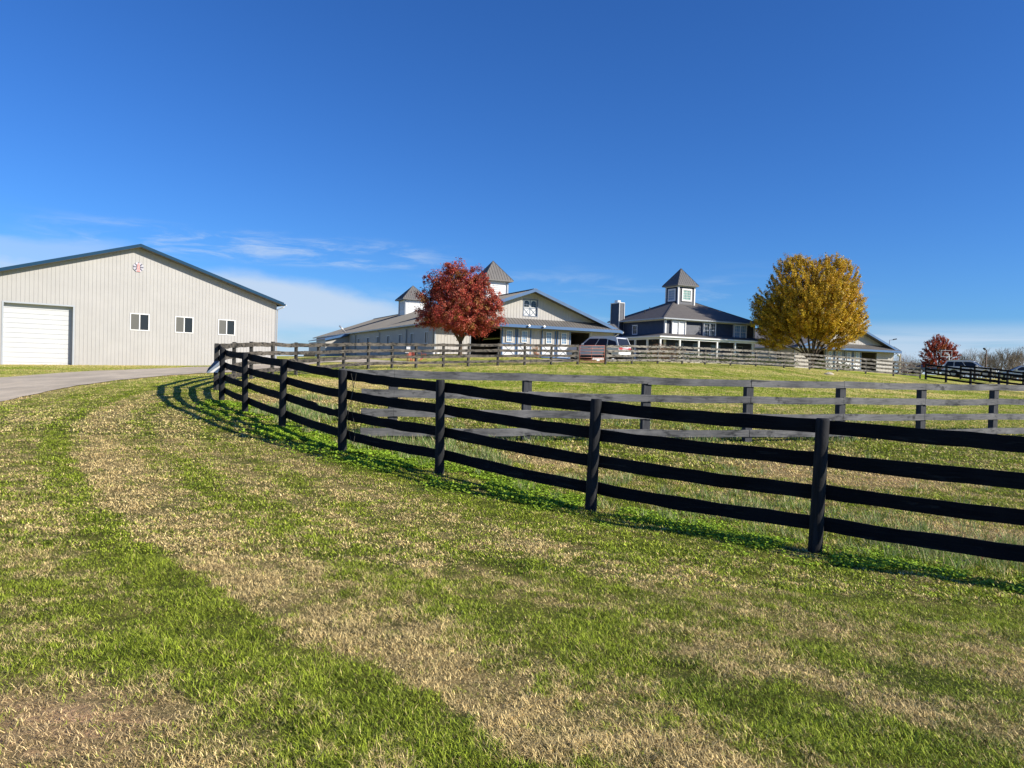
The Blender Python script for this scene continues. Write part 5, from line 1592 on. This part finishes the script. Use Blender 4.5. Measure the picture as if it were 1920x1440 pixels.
# ------------------------------------------------------------------ vehicles
def car(name, loc, heading, label, cat, L, Wd, H, paint, kind='suv', group=None, mat_glass='glass_car'):
    """local +x is the nose"""
    root = empty(name, loc, heading, label, cat, group)
    hw = Wd / 2; hl = L / 2
    if kind == 'suv':
        belt = H * 0.62; wr = 0.39; fa, ra = hl - 0.95, -hl + 1.10
        low = [(-hl + 0.03, 0.42), (-hl, 0.60), (-hl + 0.02, belt - 0.12), (-hl + 0.10, belt), (hl - 1.45, belt), (hl - 0.35, belt - 0.10), (hl - 0.06, belt - 0.20), (hl, belt - 0.42), (hl, 0.55), (hl - 0.10, 0.33)]
        cab = [(-hl + 0.12, belt, 0), (-hl + 0.42, H - 0.08, 1), (-hl + 0.75, H, 1), (hl - 2.55, H, 1), (hl - 2.2, H - 0.06, 1), (hl - 1.38, belt, 0)]
    else:
        belt = H * 0.64; wr = 0.33; fa, ra = hl - 0.9, -hl + 1.0
        low = [(-hl + 0.05, 0.40), (-hl, 0.58), (-hl + 0.02, belt - 0.02), (-hl + 0.5, belt + 0.02), (hl - 1.35, belt), (hl - 0.3, belt - 0.16), (hl, belt - 0.34), (hl, 0.48), (hl - 0.12, 0.28)]
        cab = [(-hl + 0.45, belt, 0), (-hl + 1.25, H - 0.05, 1), (-hl + 1.7, H, 1), (hl - 2.35, H - 0.02, 1), (hl - 2.1, H - 0.06, 1), (hl - 1.25, belt, 0)]
    zf = 0.30
    # lower body outline with wheel arches
    out = list(low)
    arch = []
    for cx in (fa, ra):
        arch.append([(cx + (wr + 0.09) * math.cos(a), max(zf, wr + (wr + 0.09) * math.sin(a))) for a in np.linspace(0.0, math.pi, 9)])
    poly = out + [p for p in arch[0]] + [p for p in arch[1]]
    b = MB()
    def sidey(z): return hw * (0.965 if z > belt - 0.08 else 1.0) * (0.97 if z < 0.45 else 1)
    n = len(poly)
    vs = [(x, -sidey(z), z) for x, z in poly] + [(x, sidey(z), z) for x, z in poly]
    b.add(vs, [tuple(range(n)), tuple(range(n, 2 * n))[::-1]] + [(i, (i + 1) % n, n + (i + 1) % n, n + i) for i in range(n)])
    body = b.build('body', M[paint], root, bevel=0.035)
    # cabin
    c = MB(); tw = hw * 0.80
    yv = [hw * 0.94 if f == 0 else tw for _, _, f in cab]
    n = len(cab)
    vs = [(x, -y, z) for (x, z, f), y in zip(cab, yv)] + [(x, y, z) for (x, z, f), y in zip(cab, yv)]
    vs = [(x, y, z - (0.02 if f == 0 else 0)) for (x, y, z), (_, _, f) in zip(vs, cab * 2)]
    c.add(vs, [tuple(range(n)), tuple(range(n, 2 * n))[::-1]] + [(i, (i + 1) % n, n + (i + 1) % n, n + i) for i in range(n)])
    c.build('roof', M[paint], root, bevel=0.05)
    # side glass (three panes a side), a little proud of the cabin side
    xb0, xt0 = cab[0][0], cab[1][0]; xb1, xt1 = cab[-1][0], cab[-2][0]
    zt = H - 0.15; zb = belt + 0.04
    def side_pt(f, z, s):
        q = (z - belt) / (H - 0.08 - belt)
        xl = xb0 + (xt0 - xb0) * q + 0.10; xr = xb1 + (xt1 - xb1) * q - 0.10
        y = hw * 0.94 + (tw - hw * 0.94) * q + 0.012
        return (xl + (xr - xl) * f, s * y, z)
    for s in (-1, 1):
        for f0, f1 in ((0.0, 0.26), (0.285, 0.60), (0.625, 1.0)):
            g = MB(); q = [side_pt(f0, zb, s), side_pt(f1, zb, s), side_pt(f1, zt, s), side_pt(f0, zt, s)]
            g.prism(q, (0, -s * 0.02, 0)); g.build('side_window', M[mat_glass], root)
    # windscreen and rear glass
    for (xb, xt, nm) in ((cab[-1], cab[-2], 'windscreen'), (cab[0], cab[1], 'rear_window')):
        sgn = 1 if nm == 'windscreen' else -1
        z0, z1 = belt + 0.05, H - 0.13
        q0 = (z0 - belt) / (xt[1] - belt); q1 = (z1 - belt) / (xt[1] - belt)
        xa = xb[0] + (xt[0] - xb[0]) * q0; xc = xb[0] + (xt[0] - xb[0]) * q1
        y0 = (hw * 0.94 + (tw - hw * 0.94) * q0) - 0.07; y1 = (hw * 0.94 + (tw - hw * 0.94) * q1) - 0.07
        off = sgn * 0.02
        g = MB(); g.prism([(xa + off, -y0, z0), (xa + off, y0, z0), (xc + off, y1, z1), (xc + off, -y1, z1)], (-sgn * 0.03, 0, 0)); g.build(nm, M[mat_glass], root)
    # wheels
    for cx in (fa, ra):
        for s in (-1, 1):
            w = MB(); w.tube([(cx, s * (hw - 0.24), wr), (cx, s * (hw - 0.22), wr), (cx, s * (hw - 0.03), wr), (cx, s * (hw - 0.01), wr)], [wr * 0.93, wr, wr, wr * 0.93], 22)
            t = w.build('wheel', M['rubber'], root, smooth=False)
            r = MB(); r.tube([(cx, s * (hw - 0.02), wr), (cx, s * (hw + 0.002), wr)], [wr * 0.66, wr * 0.62], 18)
            for k in range(5):
                a = k * 2 * math.pi / 5; r.bar((cx, s * (hw + 0.006), wr), (cx + wr * 0.6 * math.cos(a), s * (hw + 0.006), wr + wr * 0.6 * math.sin(a)), 0.05, 0.02, up=(0, s, 0))
            r.build('rim', M['alloy'], t)
    # lamps, bumpers, mirrors, plates
    for s in (-1, 1):
        MB().box(hl - 0.28, hl + 0.012, min(s * hw * 0.55, s * (hw - 0.03)), max(s * hw * 0.55, s * (hw - 0.03)), belt - 0.40, belt - 0.27).build('headlight', M['lamp_glass'], root, bevel=0.01)
        MB().box(-hl - 0.014, -hl + 0.12, min(s * hw * 0.45, s * (hw - 0.005)), max(s * hw * 0.45, s * (hw - 0.005)), belt - 0.30, belt - 0.12).build('tail_light', M['tail'], root, bevel=0.01)
        mbm = MB(); mx = cab[-1][0] - 0.35; mbm.box(mx - 0.09, mx + 0.09, min(s * (hw + 0.02), s * (hw + 0.20)), max(s * (hw + 0.02), s * (hw + 0.20)), belt + 0.02, belt + 0.20)
        mbm.box(mx - 0.03, mx + 0.03, min(s * (hw - 0.08), s * (hw + 0.03)), max(s * (hw - 0.08), s * (hw + 0.03)), belt + 0.03, belt + 0.07)
        mbm.build('mirror', M[paint], root, bevel=0.015)
        dh_ = MB()
        for xx in (fa - 1.35, fa - 2.35):
            dh_.box(xx - 0.09, xx + 0.09, min(s * hw, s * (hw + 0.025)), max(s * hw, s * (hw + 0.025)), belt - 0.16, belt - 0.125)
        dh_.build('door_handle', M['alloy'], root)
        sill = MB(); sill.box(ra + wr + 0.12, fa - wr - 0.12, min(s * (hw - 0.05), s * (hw + 0.012)), max(s * (hw - 0.05), s * (hw + 0.012)), zf - 0.03, zf + 0.13); sill.build('sill', M['plastic'], root)
    bp = MB(); bp.box(-hl - 0.05, -hl + 0.25, -hw * 0.93, hw * 0.93, 0.34, 0.60); bp.build('rear_bumper', M[paint], root, bevel=0.03)
    MB().box(-hl - 0.055, -hl + 0.1, -hw * 0.86, hw * 0.86, 0.30, 0.42).build('bumper_skid', M['plastic'], root)
    MB().box(hl - 0.1, hl + 0.015, -hw * 0.48, hw * 0.48, belt - 0.42, belt - 0.24).build('grille', M['plastic'], root)
    MB().box(hl - 0.1, hl + 0.03, -hw * 0.8, hw * 0.8, 0.30, 0.46).build('front_bumper', M['plastic'], root, bevel=0.02)
    MB().box(-hl - 0.03, -hl, -0.26, 0.26, belt - 0.40, belt - 0.28).build('number_plate', M['lamp_glass'], root)
    if kind == 'suv':
        MB().box(-hl - 0.022, -hl + 0.05, -hw * 0.45, hw * 0.45, belt - 0.24, belt - 0.17).build('light_bar', M['tail'], root)
        for s in (-1, 1):
            MB().tube([(-hl + 0.9, s * tw * 0.92, H + 0.02), (-hl + 1.0, s * tw * 0.92, H + 0.05), (hl - 2.6, s * tw * 0.92, H + 0.05), (hl - 2.5, s * tw * 0.92, H + 0.01)], 0.018, 6).build('roof_rail', M['alloy'], root)
    return root

# white SUV behind the gate: nose to the left and away
cxy = (ratio_pt(1121, 62.5))
car('parked_car', (cxy[0], cxy[1], gz(*cxy) + 0.03), R(139), 'large white sport utility vehicle seen from behind beside the red gate', 'car', 5.2, 2.05, 1.96, 'car_white')
cx2 = ratio_pt(1817, 81.0)
car('parked_car', (cx2[0], cx2[1], gz(*cx2) + 0.02), R(-40), 'white sport utility vehicle side on behind the black fence at the right', 'car', 5.0, 1.98, 1.80, 'car_white')
cx3 = ratio_pt(1919, 74.0)
car('parked_car', (cx3[0], cx3[1], gz(*cx3) + 0.02), R(156), 'silver car cut off by the right edge of the picture', 'car', 4.9, 1.85, 1.50, 'car_silver', kind='sedan')
cx4 = ratio_pt(1733, 100.0)
car('parked_car', (cx4[0], cx4[1], gz(*cx4) + 0.02), R(186), 'small dark car half hidden behind the fence left of the small red tree', 'car', 4.2, 1.75, 1.40, 'car_black', kind='sedan')
cx5 = ratio_pt(1712, 132.0)
car('parked_van', (cx5[0], cx5[1], gz(*cx5) + 0.02), R(-5), 'white vehicle far off between the far barn and the small red tree', 'van', 5.2, 2.0, 2.1, 'car_white')

# ------------------------------------------------------------------ lamps and hoop
def street_lamp(px, y_top, y_base, Y, arm_px, label, dark=True, col='plastic'):
    x = (px - 960) / FPX * Y; z0 = gz(x, Y); top = pix(px, y_top, Y).z
    root = empty('street_lamp', (x, Y, z0), 0, label, 'street lamp')
    h = top - z0; arm = arm_px * Y / FPX
    p = MB(); p.tube([(0, 0, -0.2), (0, 0, h)], [0.10, 0.065], 10); p.build('pole', M['pole_brown' if not dark else 'silver'], root, smooth=True)
    a = MB(); a.tube([(0, 0, h - 0.06), (arm * 0.5, 0, h + 0.02), (arm * 0.6, 0, h + 0.04)], 0.035, 6); a.build('arm', M['plastic'], root)
    s = 1 if arm > 0 else -1; la = abs(arm)
    hd = MB(); 
    hd.prism([(s * la * 0.45, -0.16, h - 0.05), (s * la * 1.05, -0.16, h + 0.10), (s * la * 1.0, -0.16, h + 0.26), (s * la * 0.55, -0.16, h + 0.16)], (0, 0.32, 0))
    hd.build('lamp_head', M['plastic'], root, bevel=0.03)
    return root
M['pole_brown'] = simple('brown painted pole', (0.11, 0.07, 0.05), 0.6)
street_lamp(1664.5, 637, 690, 128, 12.5, 'tall grey street lamp rising behind the roof of the far barn')
street_lamp(1846.5, 656, 700, 88, -5.5, 'brown street lamp with a small head behind the white parked car', dark=False)
def globe_post():
    Y = 93.0; x = (1685.5 - 960) / FPX * Y; z0 = gz(x, Y)
    root = empty('lamp_post', (x, Y, z0), 0, 'pale wooden lamp post with a round white lamp beside the far barn', 'lamp post')
    h = pix(1685, 664, Y).z - z0
    MB().box(-0.09, 0.09, -0.09, 0.09, -0.2, h).build('post', M['post_pale'], root)
    g = MB(); n = 8
    pts = [(-0.24, 0, h - 0.12 + 0.17 * math.sin(t)) for t in np.linspace(-1.5, 1.5, 7)]
    g.tube(pts, [max(0.02, 0.17 * math.cos(t)) for t in np.linspace(-1.5, 1.5, 7)], 10); g.build('globe', M['white'], root, smooth=True)
M['post_pale'] = simple('pale timber', (0.38, 0.32, 0.25), 0.8)
globe_post()
def hoop():
    Y = 88.0; x = (1777 - 960) / FPX * Y; z0 = gz(x, Y)
    root = empty('basketball_hoop', (x, Y, z0), 0, 'basketball hoop with a clear backboard on a white pole before the small red tree', 'basketball hoop')
    zc = pix(1770, 663, Y).z - z0; u = Y / FPX
    MB().tube([(0, 0, -0.2), (0, 0, zc - 0.3), (-0.05, 0, zc - 0.1), (-0.55, -0.1, zc + 0.02)], 0.065, 8).build('pole', M['white'], root, smooth=True)
    b = MB(); w, h = 0.66, 0.40; cx = -0.45; t = 0.05
    b.box(cx - w, cx + w, -0.22, -0.18, zc - h, zc - h + t); b.box(cx - w, cx + w, -0.22, -0.18, zc + h - t, zc + h)
    b.box(cx - w, cx - w + t, -0.22, -0.18, zc - h + t, zc + h - t); b.box(cx + w - t, cx + w, -0.22, -0.18, zc - h + t, zc + h - t)
    b.box(cx - 0.22, cx + 0.22, -0.22, -0.19, zc + 0.12, zc + 0.16); b.box(cx - 0.22, cx - 0.18, -0.22, -0.19, zc - 0.18, zc + 0.12); b.box(cx + 0.18, cx + 0.22, -0.22, -0.19, zc - 0.18, zc + 0.12)
    b.build('backboard', M['galv'], root)
    r = MB(); pts = [(cx + 0.22 * math.cos(a), -0.46 + 0.22 * math.sin(a), zc - 0.22) for a in np.linspace(0, 2 * math.pi, 17)]
    r.tube(pts, 0.015, 5); r.build('rim', M['red_paint'], root)
hoop()

# ------------------------------------------------------------------ small things by the near barn
def garden_chair(px, Y, rz, label):
    x = (px - 960) / FPX * Y; z0 = gz(x, Y)
    root = empty('garden_chair', (x, Y, z0), rz, label, 'chair', 'red garden chairs before the near barn')
    root.scale = (0.42, 0.48, 0.80)
    s = MB()
    for k in range(5): s.bar((-0.25, -0.28 + k * 0.11, 0.40 - k * 0.035), (0.25, -0.28 + k * 0.11, 0.40 - k * 0.035), 0.09, 0.025)
    s.build('seat', M['red_plastic'], root)
    b = MB()
    for k in range(5):
        xx = -0.20 + k * 0.10; b.bar((xx, 0.20, 0.22), (xx * 1.15, 0.46, 0.98 - abs(k - 2) * 0.05), 0.085, 0.022, up=(0, 1, 0.3))
    b.build('backrest', M['red_plastic'], root)
    for sx in (-1, 1):
        a = MB(); a.bar((sx * 0.31, -0.36, 0.60), (sx * 0.31, 0.36, 0.56), 0.13, 0.025); a.build('armrest', M['red_plastic'], root)
        l = MB(); l.bar((sx * 0.29, -0.30, 0.0), (sx * 0.29, -0.30, 0.585), 0.09, 0.03, up=(0, 1, 0)); l.build('leg', M['red_plastic'], root)
        l = MB(); l.bar((sx * 0.27, -0.30, 0.38), (sx * 0.27, 0.58, 0.02), 0.03, 0.11); l.build('leg', M['red_plastic'], root)
garden_chair(766, 53.3, R(200), 'red garden chair nearest the white sign, left one of three')
garden_chair(776, 53.6, R(150), 'red garden chair in the middle of the three before the barn')
garden_chair(793, 54.0, R(100), 'red garden chair leaning back, nearest the red maple')
def notice():
    Y = 53.0; x = (763.8 - 960) / FPX * Y; z0 = gz(x, Y)
    root = empty('yard_sign', (x, Y, z0), R(10), 'blank white yard sign on a thin post among the red chairs', 'sign')
    MB().box(-0.02, 0.02, -0.02, 0.02, -0.1, 1.0).build('post', M['track'], root)
    zt = pix(764, 650, Y).z - z0; zb = pix(764, 655, Y).z - z0
    MB().box(-0.14, 0.14, -0.045, -0.021, zb, zt).build('panel', M['white'], root, bevel=0.006)
    MB().box(-0.22, 0.05, -0.3, -0.05, 0.58, 0.62).build('shelf', M['white'], root)
notice()
def pot(px, Y, label, mat, flower, r=0.2, h=0.35, top=0.5):
    x = (px - 960) / FPX * Y; z0 = gz(x, Y)
    root = empty('plant_pot', (x, Y, z0), 0, label, 'plant pot')
    MB().tube([(0, 0, 0), (0, 0, h * 0.9), (0, 0, h)], [r * 0.7, r, r * 1.08], 14).build('pot', M[mat], root, smooth=False)
    if flower:
        crown(root, [(0, 0, h + top * 0.45, r * 1.6, r * 1.6, top * 0.5)], 40, 18, 0.12, 0.07, flower, [1 / len(flower)] * len(flower), int(px), name='foliage')
MUM = [(0.55, 0.15, 0.04), (0.45, 0.25, 0.05), (0.10, 0.15, 0.03)]
pot(811, 64.0, 'small white pot at the corner of the near barn', 'white', None, 0.14, 0.26)
pot(818, 64.5, 'larger white pot at the corner of the near barn, right of the small one', 'white', None, 0.24, 0.36)
pot(1004, 68.6, 'pot of orange autumn flowers against the middle panel of the near barn', 'terracotta', MUM, 0.25, 0.4, 0.9)
def dumpster():
    Y = 75.0; x = (579 - 960) / FPX * Y; z0 = gz(x, Y)
    root = empty('dumpster', (x, Y, z0 - 0.05), R(10), 'dark grey dumpster at the far left end of the near barn', 'dumpster')
    b = MB(); b.prism([(-0.95, -0.6, 0.12), (0.95, -0.6, 0.12), (1.05, -0.6, 0.95), (-1.05, -0.6, 0.95)], (0, 1.2, 0))
    for k in range(5): b.box(-0.9 + k * 0.42, -0.82 + k * 0.42, -0.64, -0.601, 0.16, 0.9)
    b.build('body', M['track'], root)
    l = MB(); l.prism([(-1.08, -0.66, 0.951), (1.08, -0.66, 0.951), (1.08, 0.66, 1.18), (-1.08, 0.66, 1.18)], (0, 0, 0.05)); l.build('lid', M['plastic'], root)
    root.scale = (0.55, 0.55, 0.5)
dumpster()
# pale flat stone in the paddock
def rock(name, px, py, Y, sx, sy, sz, mat, label, cat, seed=3, rz=0):
    x = (px - 960) / FPX * Y; z0 = gz(x, Y)
    bm = bmesh.new(); bmesh.ops.create_icosphere(bm, subdivisions=3, radius=1)
    rr = random.Random(seed)
    offs = [Vector((rr.uniform(-1, 1), rr.uniform(-1, 1), rr.uniform(-1, 1))).normalized() for _ in range(7)]
    for v in bm.verts:
        k = 1.0
        for o in offs:
            k -= 0.22 * max(0, v.co.normalized().dot(o) - 0.75) / 0.25
        v.co *= k
        v.co.x *= sx; v.co.y *= sy; v.co.z *= sz
    me = bpy.data.meshes.new(name); bm.to_mesh(me); bm.free(); me.materials.append(M[mat])
    o = bpy.data.objects.new(name, me); COL.objects.link(o); o.location = (x, Y, z0 + sz * 0.25); o.rotation_euler = (0, 0, rz)
    tag(o, label, cat)
rock('stone', 1553, 703, 56.5, 0.42, 0.28, 0.14, 'stone', 'pale flat stone lying in the grass of the paddock', 'stone')
# broken stump piece by the near fence
def stump():
    gx_, gy_ = ground_hit(1832, 1056); z0 = gz(gx_, gy_)
    root = empty('broken_branch', (gx_, gy_, z0), R(20), 'short broken reddish branch lying in the clover under the black fence', 'branch')
    m_ = MB(); m_.tube([(-0.02, 0, 0.015), (0.03, 0.0, 0.04), (0.07, 0.01, 0.055), (0.085, 0.01, 0.058)], [0.026, 0.036, 0.03, 0.018], 9); m_.build('stub', M['branch_red'], root)
    t = MB(); t.tube([(0, 0, 0.03), (-0.09, -0.01, 0.045), (-0.20, 0.01, 0.03)], [0.010, 0.007, 0.004], 5); t.tube([(-0.09, -0.01, 0.045), (-0.13, -0.05, 0.08)], [0.006, 0.003], 5); t.build('twig', M['bark_pale'], root)
M['branch_red'] = simple('reddish rotten wood', (0.22, 0.09, 0.05), 0.9, 0.4, 20)
stump()
